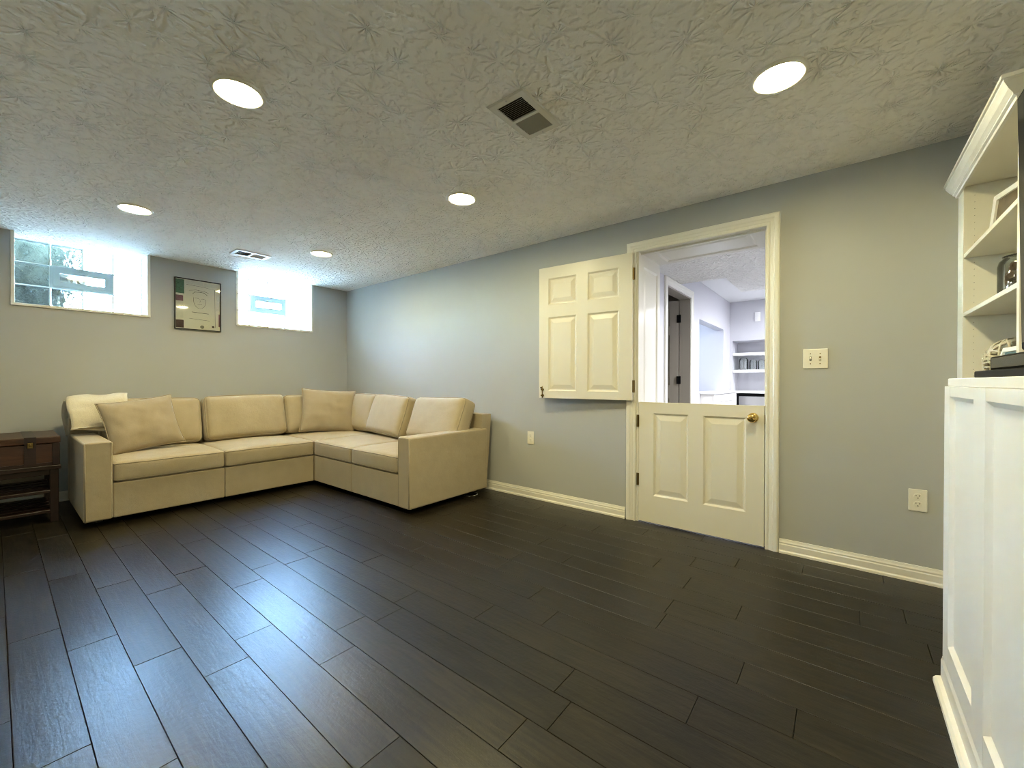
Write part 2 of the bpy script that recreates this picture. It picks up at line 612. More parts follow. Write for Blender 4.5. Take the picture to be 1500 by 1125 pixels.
def pillow(w, h, t, seed=0.0, n=26, pinch=0.07):
    """knife-edge pillow standing in the local XZ plane, front towards -Y, centre at origin."""
    bm = bmesh.new()
    sides = []
    for s in (-1, 1):
        g = {}
        for i in range(n + 1):
            for j in range(n + 1):
                u = -1 + 2 * i / n
                v = -1 + 2 * j / n
                e = max(0.0, (1 - abs(u) ** 2.6) * (1 - abs(v) ** 2.6)) ** 0.55
                x = w / 2 * u * (1 - pinch * (1 - v * v) * abs(u) ** 2)
                z = h / 2 * v * (1 - pinch * (1 - u * u) * abs(v) ** 2)
                wr = noise.noise(Vector((u * 2.2 + seed, v * 2.2, s))) * 0.18 + noise.noise(Vector((u * 5 + seed, v * 5, s * 3))) * 0.07
                y = s * t / 2 * e * (1 + wr)
                # creases running in from the corners
                c = abs(abs(u) - abs(v))
                y *= 1 + 0.06 * math.sin(14 * c + seed) * (1 - e)
                edge = (i in (0, n) or j in (0, n))
                key = (i, j)
                if edge and s == 1:
                    g[key] = sides[0][key]
                else:
                    g[key] = bm.verts.new((x, y, z))
        sides.append(g)
        for i in range(n):
            for j in range(n):
                q = [g[(i, j)], g[(i + 1, j)], g[(i + 1, j + 1)], g[(i, j + 1)]]
                bm.faces.new(q if s < 0 else q[::-1])
    g = sides[0]
    loop = [g[(i, 0)].co.copy() for i in range(n)] + [g[(n, j)].co.copy() for j in range(n)] + \
           [g[(n - i, n)].co.copy() for i in range(n)] + [g[(0, n - j)].co.copy() for j in range(n)]
    return bm, tube(loop, 0.0045, True, 5)


def raised_panel(y0, y1, z0, z1, steps):
    """nested rectangles in a local (a, b) plane; steps = [(inset, depth)]; returns bm with x = depth axis, a = y, b = z."""
    bm = bmesh.new()
    prev = None
    for ins, dep in steps:
        ring = [bm.verts.new((dep, a, b)) for a, b in ((y0 + ins, z0 + ins), (y1 - ins, z0 + ins), (y1 - ins, z1 - ins), (y0 + ins, z1 - ins))]
        if prev:
            for i in range(4):
                bm.faces.new((prev[i], prev[(i + 1) % 4], ring[(i + 1) % 4], ring[i]))
        prev = ring
    bm.faces.new(prev)
    bmesh.ops.recalc_face_normals(bm, faces=bm.faces)
    return bm


def slab_with_holes(w, h, t, holes):
    """door slab: local x = depth (front face at x = 0, back at x = t), y across 0..w, z 0..h; rectangular holes in the front face."""
    bm = bmesh.new()
    ys = sorted({0, w} | {a for r in holes for a in r[:2]})
    zs = sorted({0, h} | {a for r in holes for a in r[2:]})
    cache = {}

    def V(x, y, z):
        k = (round(x, 5), round(y, 5), round(z, 5))
        if k not in cache:
            cache[k] = bm.verts.new((x, y, z))
        return cache[k]
    for a, b in zip(ys, ys[1:]):
        for c, d in zip(zs, zs[1:]):
            cy, cz = (a + b) / 2, (c + d) / 2
            if any(r[0] < cy < r[1] and r[2] < cz < r[3] for r in holes):
                continue
            bm.faces.new((V(0, a, c), V(0, a, d), V(0, b, d), V(0, b, c)))
    bm.faces.new((V(t, 0, 0), V(t, w, 0), V(t, w, h), V(t, 0, h)))
    for a, b in zip(ys, ys[1:]):
        bm.faces.new((V(0, a, 0), V(0, b, 0), V(t, b, 0), V(t, a, 0)))
        bm.faces.new((V(0, a, h), V(0, b, h), V(t, b, h), V(t, a, h)))
    for c, d in zip(zs, zs[1:]):
        bm.faces.new((V(0, 0, c), V(0, 0, d), V(t, 0, d), V(t, 0, c)))
        bm.faces.new((V(0, w, c), V(0, w, d), V(t, w, d), V(t, w, c)))
    bmesh.ops.recalc_face_normals(bm, faces=bm.faces)
    return bm


# ================================================================== ROOM SHELL (metres)
DX = 3.047      # right wall
DY = 5.351      # window wall
HC = 2.293      # ceiling
XL = -0.75      # left wall
YB = -0.80      # wall behind the camera
GY = 5.60       # plane of the glass blocks

# ---- floor with separate planks
floor = struct(obj('floor', box(XL - 0.1, DX, YB - 0.1, DY + 0.02, -0.08, -0.012), 'subfloor'), 'dark espresso wood plank floor')
PW, PL = 0.1445, 0.905
known = {-1: 2.015, 0: 1.704, 1: 1.452, 2: 2.045, 3: 1.773, 4: 1.930, 5: 1.517, 6: 1.673}
plank_meshes = {}


def plank_mesh(w, l):
    k = (round(w, 3), round(l, 3))
    if k not in plank_meshes:
        bm = bmesh.new()
        g, c = 0.0010, 0.0008
        a, b = w / 2 - g, l / 2 - g
        lo = [bm.verts.new((x, y, -0.012)) for x, y in ((-a, -b), (a, -b), (a, b), (-a, b))]
        mi = [bm.verts.new((x, y, -c)) for x, y in ((-a, -b), (a, -b), (a, b), (-a, b))]
        a -= c
        b -= c
        hi = [bm.verts.new((x, y, 0)) for x, y in ((-a, -b), (a, -b), (a, b), (-a, b))]
        bm.faces.new(hi)
        for A, B in ((lo, mi), (mi, hi)):
            for i in range(4):
                bm.faces.new((A[i], A[(i + 1) % 4], B[(i + 1) % 4], B[i]))
        bmesh.ops.recalc_face_normals(bm, faces=bm.faces)
        me = bpy.data.meshes.new('plank')
        bm.to_mesh(me)
        bm.free()
        me.materials.append(M['plank'])
        plank_meshes[k] = me
    return plank_meshes[k]


rp = random.Random(11)
k = math.floor((XL - 0.03) / PW)
while 0.03 + k * PW < DX - 0.005:
    x0 = max(XL, 0.03 + k * PW)
    x1 = min(DX - 0.002, 0.03 + (k + 1) * PW)
    off = known.get(k, rp.uniform(0, PL))
    y = off - math.ceil((off - YB) / PL) * PL
    while y < DY:
        a, b = max(y, YB), min(y + PL, DY)
        if b - a > 0.03 and x1 - x0 > 0.01:
            o = bpy.data.objects.new('plank', plank_mesh(x1 - x0, b - a))
            COL.objects.link(o)
            o.parent = floor
            o.location = ((x0 + x1) / 2, (a + b) / 2, rp.uniform(-0.0004, 0.0))
            o.rotation_euler = (R(rp.uniform(-0.03, 0.03)), R(rp.uniform(-0.33, 0.33)), 0)
        y += PL
    k += 1

# ---- ceiling
struct(obj('ceiling', box(XL - 0.1, DX + 0.02, YB - 0.1, GY + 0.10, HC, HC + 0.12), 'ceiling'), 'white stomp-textured plaster ceiling')

# ---- walls
W1 = (0.090, 0.970)     # left window, x extent of the recess
W2 = (1.710, 2.575)     # right window
WZ = 1.680
top = HC + 0.06
struct(obj('wall_back', extrude_poly(
    [(XL - 0.1, -0.05), (DX + 0.02, -0.05), (DX + 0.02, top), (W2[1], top), (W2[1], WZ), (W2[0], WZ), (W2[0], top),
     (W1[1], top), (W1[1], WZ), (W1[0], WZ), (W1[0], top), (XL - 0.1, top)],
    lambda p, q, a: (p, a, q), DY, GY + 0.10), 'wall'), 'grey painted wall with two high window recesses')
DOOR0, DOOR1, DOORH = 0.382, 1.211, 2.036
XH = 3.50               # hall side of the thick door wall
struct(obj('wall_right', extrude_poly(
    [(YB - 0.1, -0.05), (DOOR0 - 0.02, -0.05), (DOOR0 - 0.02, DOORH + 0.02), (DOOR1 + 0.02, DOORH + 0.02), (DOOR1 + 0.02, -0.05),
     (DY + 0.2, -0.05), (DY + 0.2, top), (YB - 0.1, top)],
    lambda p, q, a: (a, p, q), DX, XH), 'wall'), 'grey painted wall with the split door')
struct(obj('wall_left', box(XL - 0.1, XL, YB - 0.1, DY + 0.1, -0.05, top), 'wall'))
struct(obj('wall_front', box(XL - 0.1, DX + 0.02, YB - 0.1, YB, -0.05, top), 'wall'))

# ---- baseboards
BB = [(0, 0), (0.020, 0), (0.019, 0.012), (0.014, 0.018), (0.013, 0.020), (0.013, 0.052), (0.010, 0.058), (0.011, 0.066), (0.007, 0.074), (0.004, 0.086), (0, 0.086)]
for y0, y1 in ((YB, 0.306), (1.311, DY - 0.02)):
    struct(obj('baseboard_right', extrude_poly(BB, lambda p, q, a: (DX - p, a, q), y0, y1), 'trim'))
struct(obj('baseboard_back', extrude_poly(BB, lambda p, q, a: (a, DY - p, q), XL, DX - 0.02), 'trim'))
struct(obj('baseboard_left', extrude_poly(BB, lambda p, q, a: (XL + p, a, q), YB, DY - 0.02), 'trim'))

# ---- door casing (three mitred pieces)
casing = sroot('trim_1', 'white moulded casing around the split door', (DX, (DOOR0 + DOOR1) / 2, 0))
CW = 0.074
prof = [(0.0, 0.0), (0.0, 0.010), (0.006, 0.013), (0.014, 0.013), (0.020, 0.010), (0.026, 0.013), (0.040, 0.015), (0.046, 0.019), (0.062, 0.020), (0.070, 0.018), (CW, 0.012), (CW, 0.0)]


def casing_piece(name, kind, parent, xw, y0, y1, h, prof, sgn=-1):
    bm = bmesh.new()
    A, B = [], []
    for w, t in prof:
        x = xw + sgn * t
        if kind == 'right':
            A.append(bm.verts.new((x, y0 - w, 0)))
            B.append(bm.verts.new((x, y0 - w, h + w)))
        elif kind == 'left':
            A.append(bm.verts.new((x, y1 + w, 0)))
            B.append(bm.verts.new((x, y1 + w, h + w)))
        else:
            A.append(bm.verts.new((x, y0 - w, h + w)))
            B.append(bm.verts.new((x, y1 + w, h + w)))
    n = len(prof)
    for i in range(n):
        bm.faces.new((A[i], A[(i + 1) % n], B[(i + 1) % n], B[i]))
    bm.faces.new(A)
    bm.faces.new(B[::-1])
    bmesh.ops.recalc_face_normals(bm, faces=bm.faces)
    return obj(name, bm, 'trim', parent)


casing_piece('side_casing', 'right', casing, DX, DOOR0, DOOR1, DOORH, prof)
casing_piece('side_casing', 'left', casing, DX, DOOR0, DOOR1 + 0.016, DOORH, prof)
casing_piece('head_casing', 'head', casing, DX, DOOR0, DOOR1 + 0.016, DOORH, prof)

# ---- deep panelled lining of the doorway
lining = sroot('trim_2', 'glossy white panelled lining of the deep doorway', (DX, (DOOR0 + DOOR1) / 2, 0))
STEPS = [(0.0, 0.0), (0.014, -0.010), (0.022, -0.010), (0.046, -0.003)]


def lining_board(name, side):
    d = XH - DX + 0.01
    if side == 'head':
        L, hole = DOOR1 - DOOR0, (0.10, DOOR1 - DOOR0 - 0.08)
    else:
        L, hole = DOORH, (0.16, DOORH - 0.09)
    holes = [(0.10, d - 0.05, hole[0], hole[1])]
    bm = slab_with_holes(d, L, 0.02, holes)
    pn = raised_panel(holes[0][0], holes[0][1], holes[0][2], holes[0][3], [(i, -dd) for i, dd in STEPS])
    # local x = depth (0 = visible face, + = into the wall), y = along the wall thickness, z = length
    if side == 'left':
        mt = Matrix(((0, 1, 0, DX), (1, 0, 0, DOOR1), (0, 0, 1, 0), (0, 0, 0, 1)))
    elif side == 'right':
        mt = Matrix(((0, 1, 0, DX), (-1, 0, 0, DOOR0), (0, 0, 1, 0), (0, 0, 0, 1)))
    else:
        mt = Matrix(((0, 1, 0, DX), (0, 0, 1, DOOR0), (1, 0, 0, DOORH), (0, 0, 0, 1)))
    for b in (bm, pn):
        xform(b, mt)
        bmesh.ops.recalc_face_normals(b, faces=b.faces)
    o = obj(name, bm, 'trim', lining)
    # the panel's own normals may face either way; Cycles shades both sides
    obj('panel', pn, 'trim', o)
    return o


lining_board('jamb', 'left')
lining_board('jamb', 'right')
lining_board('head_jamb', 'head')
# door stop strips behind the leaf
obj('door_stop', join(box(DX + 0.042, DX + 0.054, DOOR0, DOOR0 + 0.012, 0, DOORH), box(DX + 0.042, DX + 0.054, DOOR0, DOOR1, DOORH - 0.012, DOORH)), 'trim', lining)

# ---- lower door leaf (closed)
DW = 0.817
PANEL = [(0.0, 0.0), (0.012, 0.009), (0.020, 0.009), (0.052, 0.002)]


def door_leaf(name, label, loc, rotz, h, holes):
    root = sroot(name, label, loc)
    root.rotation_euler = (0, 0, rotz)
    s = obj('slab', slab_with_holes(DW, h, 0.035, holes), 'door', root, local=True)
    for a, b, c, d in holes:
        obj('panel', raised_panel(a, b, c, d, PANEL), 'door', s, local=True)
    return root


# leaf local frame: x into the wall, y from the latch edge to the hinge edge
lower = door_leaf('door_1', 'closed lower half of the cream split door', (DX - 0.006, DOOR0 + 0.006, 0.011), 0, 0.892,
                  [(0.102, 0.361, 0.200, 0.812), (0.459, 0.705, 0.200, 0.812)])


def knob_set(parent, y, z):
    rose = obj('rosette', lathe([(0, 0), (0.031, 0), (0.031, 0.004), (0.026, 0.008), (0.014, 0.010), (0.011, 0.014)], 28, -0.0, y, z, 'X'), 'brass', parent, smooth=True, local=True)
    kb = obj('knob', lathe([(0.010, 0.010), (0.010, 0.028), (0.019, 0.034), (0.026, 0.044), (0.028, 0.054), (0.025, 0.063), (0.016, 0.068), (0, 0.069)], 28, 0, y, z, 'X'), 'brass', rose, smooth=True, local=True)
    obj('keyhole', lathe([(0, 0.0692), (0.006, 0.0692), (0.005, 0.0712), (0, 0.0714)], 16, 0, y, z, 'X'), 'oldbrass', kb, smooth=True, local=True)


knob_set(lower, 0.062, 0.815)
obj('latch_plate', box(0.006, 0.028, -0.003, 0.0005, 0.775, 0.835), 'oldbrass', lower, local=True)


def hinge(parent, y, z, h=0.09):
    o = obj('hinge', lathe([(0, z), (0.0062, z), (0.0062, z + h), (0, z + h)], 12, -0.005, y, 0), 'oldbrass', parent, local=True)
    obj('hinge_leaf', box(-0.0015, 0.0005, y - 0.010, y + 0.009, z, z + h), 'oldbrass', o, local=True)


hinge(lower, DW + 0.006, 0.705)
hinge(lower, DW + 0.006, 0.265)

# ---- upper door leaf, swung open against the wall
# local frame for the open leaf: y = 0 at the hinge edge, running away from the doorway; front face at x = 0 towards the room
ang = math.atan2(3.030 - 2.962, 0.815)
UZ = 0.915
UH = 1.112
upper = sroot('door_2', 'open upper half of the cream split door', (3.000, 1.242, UZ))
upper.rotation_euler = (0, 0, ang * 0.75)
uholes = [(0.104, 0.364, 1.708 - UZ, 1.930 - UZ), (0.463, 0.726, 1.708 - UZ, 1.930 - UZ), (0.104, 0.364, 0.976 - UZ, 1.602 - UZ), (0.463, 0.726, 0.976 - UZ, 1.602 - UZ)]
us = obj('slab', slab_with_holes(DW, UH, 0.035, uholes), 'door', upper, local=True)
for a, b, c, d in uholes:
    obj('panel', raised_panel(a, b, c, d, PANEL), 'door', us, local=True)
# surface bolt on the free lower corner
bolt = obj('surface_bolt', tube([(-0.008, 0.780, 0.0), (-0.008, 0.780, 0.100)], 0.0035, False, 8), 'oldbrass', upper, smooth=True, local=True)
obj('bolt_knob', lathe([(0, 0), (0.007, 0.002), (0.008, 0.010), (0.004, 0.016), (0, 0.018)], 12, -0.008, 0.787, 0.088, 'X'), 'oldbrass', bolt, smooth=True, local=True)
for zz in (0.016, 0.066):
    obj('bolt_guide', join(box(-0.013, -0.0005, 0.766, 0.794, zz, zz + 0.012, 0.002), lathe([(0, -0.003), (0.012, -0.003), (0.012, 0), (0, 0)], 10, -0.0005, 0.780, zz + 0.006, 'X')), 'oldbrass', bolt, local=True)
hinge(upper, -0.012, 0.060)
hinge(upper, -0.012, 0.905)


# ================================================================== WINDOWS
def make_window(name, label, x0, x1):
    root = sroot(name, label, ((x0 + x1) / 2, DY, WZ))
    t = 0.022
    # lining boards that stand a little proud of the wall
    obj('side_lining', box(x0, x0 + t, DY - 0.012, GY + 0.07, WZ, HC, 0.002, 1), 'trim', root)
    obj('side_lining', box(x1 - t, x1, DY - 0.012, GY + 0.07, WZ, HC, 0.002, 1), 'trim', root)
    obj('sill', box(x0, x1, DY - 0.016, GY + 0.07, WZ, WZ + t, 0.002, 1), 'trim', root)
    a, b = x0 + t, x1 - t
    z0, z1 = WZ + t, HC
    px = (b - a) / 4
    pz = (z1 - z0) / 3
    g = 0.005
    # pale joints: a slim grid between the blocks
    bars = []
    for i in range(5):
        xx = a + i * px
        spans = [(z0, z0 + pz), (z0 + 2 * pz, z1)] if i == 2 else [(z0, z1)]
        for za, zb in spans:
            bars.append(box(max(a, xx - g), min(b, xx + g), GY + 0.004, GY + 0.062, za, zb))
    for j in range(4):
        zz = z0 + j * pz
        bars.append(box(a, b, GY + 0.005, GY + 0.061, max(z0, zz - g), min(z1, zz + g)))
    obj('joints', join(*bars), 'mortar', root)
    bw, bh = px - 2 * g, pz - 2 * g
    bm = box(-bw / 2, bw / 2, 0, 0.066, -bh / 2, bh / 2, 0.006, 2)
    me = None
    for j in range(3):
        for i in range(4):
            if j == 1 and i in (1, 2):
                continue
            cx, cz = a + (i + 0.5) * px, z0 + (j + 0.5) * pz
            if me is None:
                o = obj('glass_block', bm, 'block', root, local=True)
                me = o.data
            else:
                o = bpy.data.objects.new('glass_block', me)
                COL.objects.link(o)
                o.parent = root
            o.location = Vector((cx, GY, cz)) - Vector(root.location)
    # hopper vent in the two middle blocks
    vx0, vx1, vz0, vz1 = a + px, a + 3 * px, z0 + pz, z0 + 2 * pz
    y0 = GY - 0.012

    def ring(n, ax0, ax1, az0, az1, w, ya, yb, mat, par):
        return obj(n, join(box(ax0, ax1, ya, yb, az0, az0 + w), box(ax0, ax1, ya, yb, az1 - w, az1),
                           box(ax0, ax0 + w, ya, yb, az0 + w, az1 - w), box(ax1 - w, ax1, ya, yb, az0 + w, az1 - w)), mat, par)
    fr = ring('vent_frame', vx0, vx1, vz0, vz1, 0.019, y0, GY + 0.06, 'vinyl', root)
    sa = ring('vent_sash', vx0 + 0.020, vx1 - 0.020, vz0 + 0.020, vz1 - 0.020, 0.040, y0 - 0.006, GY + 0.03, 'vinyl', root)
    obj('pane', box(vx0 + 0.05, vx1 - 0.05, GY + 0.008, GY + 0.014, vz0 + 0.05, vz1 - 0.05), 'pane', sa)
    xm = (vx0 + vx1) / 2
    obj('latch', box(xm - 0.03, xm + 0.03, y0 - 0.018, y0 - 0.006, vz1 - 0.046, vz1 - 0.034, 0.003, 1), 'vinyl', sa)
    return root


make_window('window_1', 'left glass block window with dark foliage behind', *W1)
make_window('window_2', 'right glass block window glowing white', *W2)

# slim wire with hooks along the top of the right window
cw = thing('curtain_wire', 'thin grey wire with four hooks across the top of the right window', 'wire', (2.14, GY - 0.03, HC - 0.012))
obj('wire', tube([(W2[0] + 0.022, GY - 0.03, HC - 0.012), (2.14, GY - 0.03, HC - 0.017), (W2[1] - 0.022, GY - 0.03, HC - 0.012)], 0.002, False, 6), 'steel', cw)
for hx in (1.935, 2.145, 2.350, 2.545):
    obj('hook', join(tube([(hx, GY - 0.03, HC - 0.012), (hx, GY - 0.03, HC - 0.032), (hx + 0.005, GY - 0.036, HC - 0.037)], 0.003, False, 6), box(hx - 0.006, hx + 0.006, GY - 0.034, GY - 0.026, HC - 0.014, HC)), 'steel', cw)

# dark cloth lying on the left sill
bm, pp = cushion(0.125, 0.03, 0.008, r=0.006, crown=0.006, amp=0.006, seed=4.0, n=12)
pp.free()
xform(bm, Matrix.Translation((0.31, GY - 0.075, WZ + 0.022 + 0.0105)))
tag(obj('folded_cloth', bm, 'darkcloth', smooth=True), 'small dark cloth lying on the left window sill', 'cloth')

# ================================================================== OUTDOORS (seen through the blocks)
struct(obj('ground_outside', box(-8, 12, GY + 0.10, 16, 1.40, 1.55), 'ground'), 'unseen ground outside the windows, made pale to bounce daylight indoors')


def shrub(cx, cy, cz, rx, ry, rz, nleaf, seed, label):
    rr = random.Random(seed)
    root = thing('shrub', label, 'shrub', (cx, cy, 1.55), group=None)
    stems = [tube([(cx + rr.uniform(-0.03, 0.03), cy, 1.55), (cx + rr.uniform(-rx, rx) * 0.5, cy + rr.uniform(-ry, ry) * 0.5, cz + rr.uniform(0, rz) * 0.6)], 0.012, False, 5) for _ in range(5)]
    obj('stem', join(*stems), 'bark', root)
    bm = bmesh.new()
    for _ in range(nleaf):
        d = Vector((rr.gauss(0, 1), rr.gauss(0, 1), rr.gauss(0, 1))).normalized() * (rr.random() ** 0.4)
        c = Vector((cx + d.x * rx, cy + d.y * ry, cz + d.z * rz))
        if c.z < 1.57:
            continue
        a = Vector((rr.gauss(0, 1), rr.gauss(0, 1), rr.gauss(0, 1))).normalized()
        b = a.cross(Vector((rr.gauss(0, 1), rr.gauss(0, 1), rr.gauss(0, 1)))).normalized()
        s = rr.uniform(0.03, 0.055)
        vs_ = [bm.verts.new(c + p) for p in (-a * s, b * s * 0.45, a * s, -b * s * 0.45)]
        bm.faces.new(vs_)
    core = bmesh.new()
    bmesh.ops.create_icosphere(core, subdivisions=4, radius=1.0)
    for v in core.verts:
        k_ = 0.86 + 0.22 * noise.noise(v.co * 3.1 + Vector((seed, 0, 0))) + 0.08 * noise.noise(v.co * 9)
        v.co = Vector((cx + v.co.x * rx * k_, cy + v.co.y * ry * k_, max(1.56, cz + v.co.z * rz * k_)))
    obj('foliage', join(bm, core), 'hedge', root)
    return root


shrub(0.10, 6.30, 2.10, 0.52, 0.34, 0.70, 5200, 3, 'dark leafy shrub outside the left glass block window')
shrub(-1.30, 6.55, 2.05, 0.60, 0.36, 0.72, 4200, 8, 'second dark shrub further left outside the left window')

# invented timber deck, added to keep sky light off the shrubs outside the left window
deck = sroot('added_shade_deck', 'dark timber deck added to shade the shrubs outside the left window', (-1.7, 7.2, 2.62))
for i in range(22):
    dy = GY + 0.14 + i * 0.145
    obj('board', box(-4.0, 0.80, dy, dy + 0.139, 2.70, 2.735), 'deckwood', deck)
for dx in (-3.9, -2.4, -0.9, 0.74):
    obj('joist', box(dx, dx + 0.05, GY + 0.14, GY + 3.3, 2.56, 2.70), 'deckwood', deck)
obj('beam', box(-4.0, 0.80, GY + 3.0, GY + 3.12, 2.40, 2.56), 'deckwood', deck)
for dx in (-3.9, -1.7, 0.68):
    obj('post', box(dx, dx + 0.10, GY + 3.0, GY + 3.1, 1.55, 2.40), 'deckwood', deck)
for i in range(17):
    dx = -4.0 + i * 0.283
    obj('skirt_board', box(dx, dx + 0.276, GY + 3.12, GY + 3.145, 1.55, 2.735), 'deckwood', deck)

# ================================================================== CEILING FITTINGS
LIGHTS = [(0.660, 2.030, 'recessed ceiling light at the front left, left of the near vent'),
          (1.990, 0.210, 'recessed ceiling light nearest the bookcase crown'),
          (0.640, 3.980, 'recessed ceiling light in front of the left window'),
          (1.980, 2.020, 'recessed ceiling light in the middle of the ceiling, above the sofa end'),
          (1.990, 3.955, 'small far recessed ceiling light beside the far vent'),
          (0.650, 0.210, 'recessed ceiling light directly above the camera position')]
light0 = None
for lx, ly, lab in LIGHTS:
    if light0 is None:
        light0 = thing('recessed_light', lab, 'ceiling light', (lx, ly, HC), group='recessed ceiling lights')
        obj('trim_ring', lathe([(0.081, -0.002), (0.088, -0.010), (0.094, -0.010), (0.101, -0.004), (0.103, 0.0)], 36), 'trim', light0, smooth=True, local=True)
        obj('lens', lathe([(0.0, -0.0065), (0.030, -0.006), (0.060, -0.0045), (0.081, -0.002)], 28), 'lamp', light0, smooth=True, local=True)
    else:
        c = clone(light0)
        c.location = (lx, ly, HC)
        c['label'] = lab


def ceiling_vent(label, cx, cy, lx, ly):
    """register: long side along x."""
    root = thing('ceiling_vent', label, 'vent', (cx, cy, HC), group='ceiling vents')
    hx, hy = lx / 2, ly / 2
    w = 0.034
    z0 = -0.008
    bm = bmesh.new()
    for outer, inner, za, zb in (((hx, hy), (hx - w, hy - w), -0.001, z0),):
        O = [(-outer[0], -outer[1]), (outer[0], -outer[1]), (outer[0], outer[1]), (-outer[0], outer[1])]
        b = [(x * (1 - 0.006 / abs(x)), y * (1 - 0.006 / abs(y))) for x, y in O]
        I = [(-inner[0], -inner[1]), (inner[0], -inner[1]), (inner[0], inner[1]), (-inner[0], inner[1])]
        rings = [[bm.verts.new((x, y, z)) for x, y in L] for L, z in ((O, za), (b, zb), (I, zb), (I, za))]
        for A, B in zip(rings, rings[1:]):
            for i in range(4):
                bm.faces.new((A[i], A[(i + 1) % 4], B[(i + 1) % 4], B[i]))
    bmesh.ops.recalc_face_normals(bm, faces=bm.faces)
    obj('frame', bm, 'metal', root, local=True)
    obj('duct', box(-hx + w, hx - w, -hy + w, hy - w, -0.0015, -0.0003), 'duct', root, local=True)
    obj('centre_bar', box(-0.008, 0.008, -hy + w, hy - w, z0, -0.001), 'metal', root, local=True)
    for s in (-1, 1):
        sl = []
        n = 11
        span = hx - w - 0.008
        for i in range(n):
            x = s * (0.008 + span * (i + 0.5) / n)
            b = box(-0.0042, 0.0042, -hy + w, hy - w, -0.0004, 0.0004)
            xform(b, Matrix.Translation((x, 0, -0.0042)) @ Matrix.Rotation(R(s * 38), 4, 'Y'))
            sl.append(b)
        obj('louver_bank', join(*sl), 'louver', root, local=True, kind='stuff')
    for s in (-1, 1):
        obj('screw', lathe([(0, -0.0105), (0.004, -0.010), (0.004, -0.008)], 10, s * (hx - w / 2), 0, 0), 'steel', root, local=True)
    return root


ceiling_vent('large near ceiling vent with dark louvers', 1.551, 1.161, 0.318, 0.206)
ceiling_vent('small far ceiling vent between the picture and the right window', 1.575, 4.530, 0.310, 0.200)
cov = tag(obj('ceiling_cover', lathe([(0, -0.006), (0.070, -0.006), (0.076, -0.004), (0.076, 0.0)], 32, 1.345, 2.335, HC), 'ceiling', smooth=True), 'plain round cover plate on the textured ceiling', 'cover plate')


# ================================================================== WALL PLATES
def outlet(label, cy, cz):
    root = thing('wall_outlet', label, 'outlet', (DX, cy, cz), group='wall outlets')
    hw, hh = 0.0365, 0.058
    obj('plate', box(DX - 0.006, DX - 0.0003, cy - hw, cy + hw, cz - hh, cz + hh, 0.003, 2), 'plate', root)
    for s in (-1, 1):
        zc = cz + s * 0.0205
        f = obj('receptacle', xform(lathe([(0.0, 0.0), (0.0170, 0.0), (0.0160, 0.0018), (0, 0.0018)], 20, DX - 0.006, cy, zc, 'X'), Matrix.Identity(4)), 'plate', root)
        xs = DX - 0.0082
        obj('slot', box(xs, xs + 0.001, cy - 0.0082, cy - 0.0058, zc + 0.000, zc + 0.009), 'slot', f)
        obj('slot', box(xs, xs + 0.001, cy + 0.0058, cy + 0.0082, zc + 0.001, zc + 0.008), 'slot', f)
        obj('slot', lathe([(0, 0), (0.0028, 0), (0.0028, 0.001), (0, 0.001)], 10, xs + 0.001, cy, zc - 0.008, 'X'), 'slot', f)
    return root


outlet('ivory wall outlet low beside the white cabinet', -0.311, 0.432)
outlet('ivory wall outlet between the sofa and the split door', 2.214, 0.545)
sw = thing('light_switch', 'ivory double light switch right of the split door', 'switch', (DX, 0.130, 1.194))
obj('plate', box(DX - 0.006, DX - 0.0003, 0.130 - 0.060, 0.130 + 0.060, 1.194 - 0.058, 1.194 + 0.058, 0.003, 2), 'plate', sw)
for s in (-1, 1):
    yc = 0.130 + s * 0.023
    t = obj('toggle', xform(box(-0.012, 0, -0.004, 0.004, -0.006, 0.006, 0.0015, 1), Matrix.Translation((DX - 0.005, yc, 1.194)) @ Matrix.Rotation(R(25 * s), 4, 'Y')), 'plate', sw)
    obj('toggle_slot', box(DX - 0.0066, DX - 0.006, yc - 0.0052, yc + 0.0052, 1.194 - 0.012, 1.194 + 0.012), 'slot' if s > 0 else 'oldbrass', sw)
    for zz in (-0.030, 0.030):
        obj('screw', lathe([(0, 0), (0.003, 0), (0.0025, 0.001), (0, 0.001)], 10, DX - 0.006, yc, 1.194 + zz, 'X'), 'oldbrass', sw)

# ================================================================== FRAMED PICTURE
PX0, PX1, PZ0, PZ1 = 1.155, 1.561, 1.592, 2.121
pic = thing('framed_picture', 'black framed pencil portrait with collage border between the windows', 'picture', ((PX0 + PX1) / 2, DY, PZ0))
fw = 0.009
yb, yf = DY - 0.002, DY - 0.026
obj('frame', join(box(PX0, PX1, yf, yb, PZ0, PZ0 + fw), box(PX0, PX1, yf, yb, PZ1 - fw, PZ1), box(PX0, PX0 + fw, yf, yb, PZ0 + fw, PZ1 - fw), box(PX1 - fw, PX1, yf, yb, PZ0 + fw, PZ1 - fw)), 'frame_black', pic)
sheet = obj('sheet', box(PX0 + fw, PX1 - fw, DY - 0.014, DY - 0.010, PZ0 + fw, PZ1 - fw), 'paper', pic)
W_, H_ = PX1 - PX0, PZ1 - PZ0


def patch(name, u0, u1, v0, v1, mat, lift=0.0):
    obj(name, box(PX0 + u0 * W_, PX0 + u1 * W_, DY - 0.0155 - lift, DY - 0.014, PZ0 + v0 * H_, PZ0 + v1 * H_), mat, sheet)


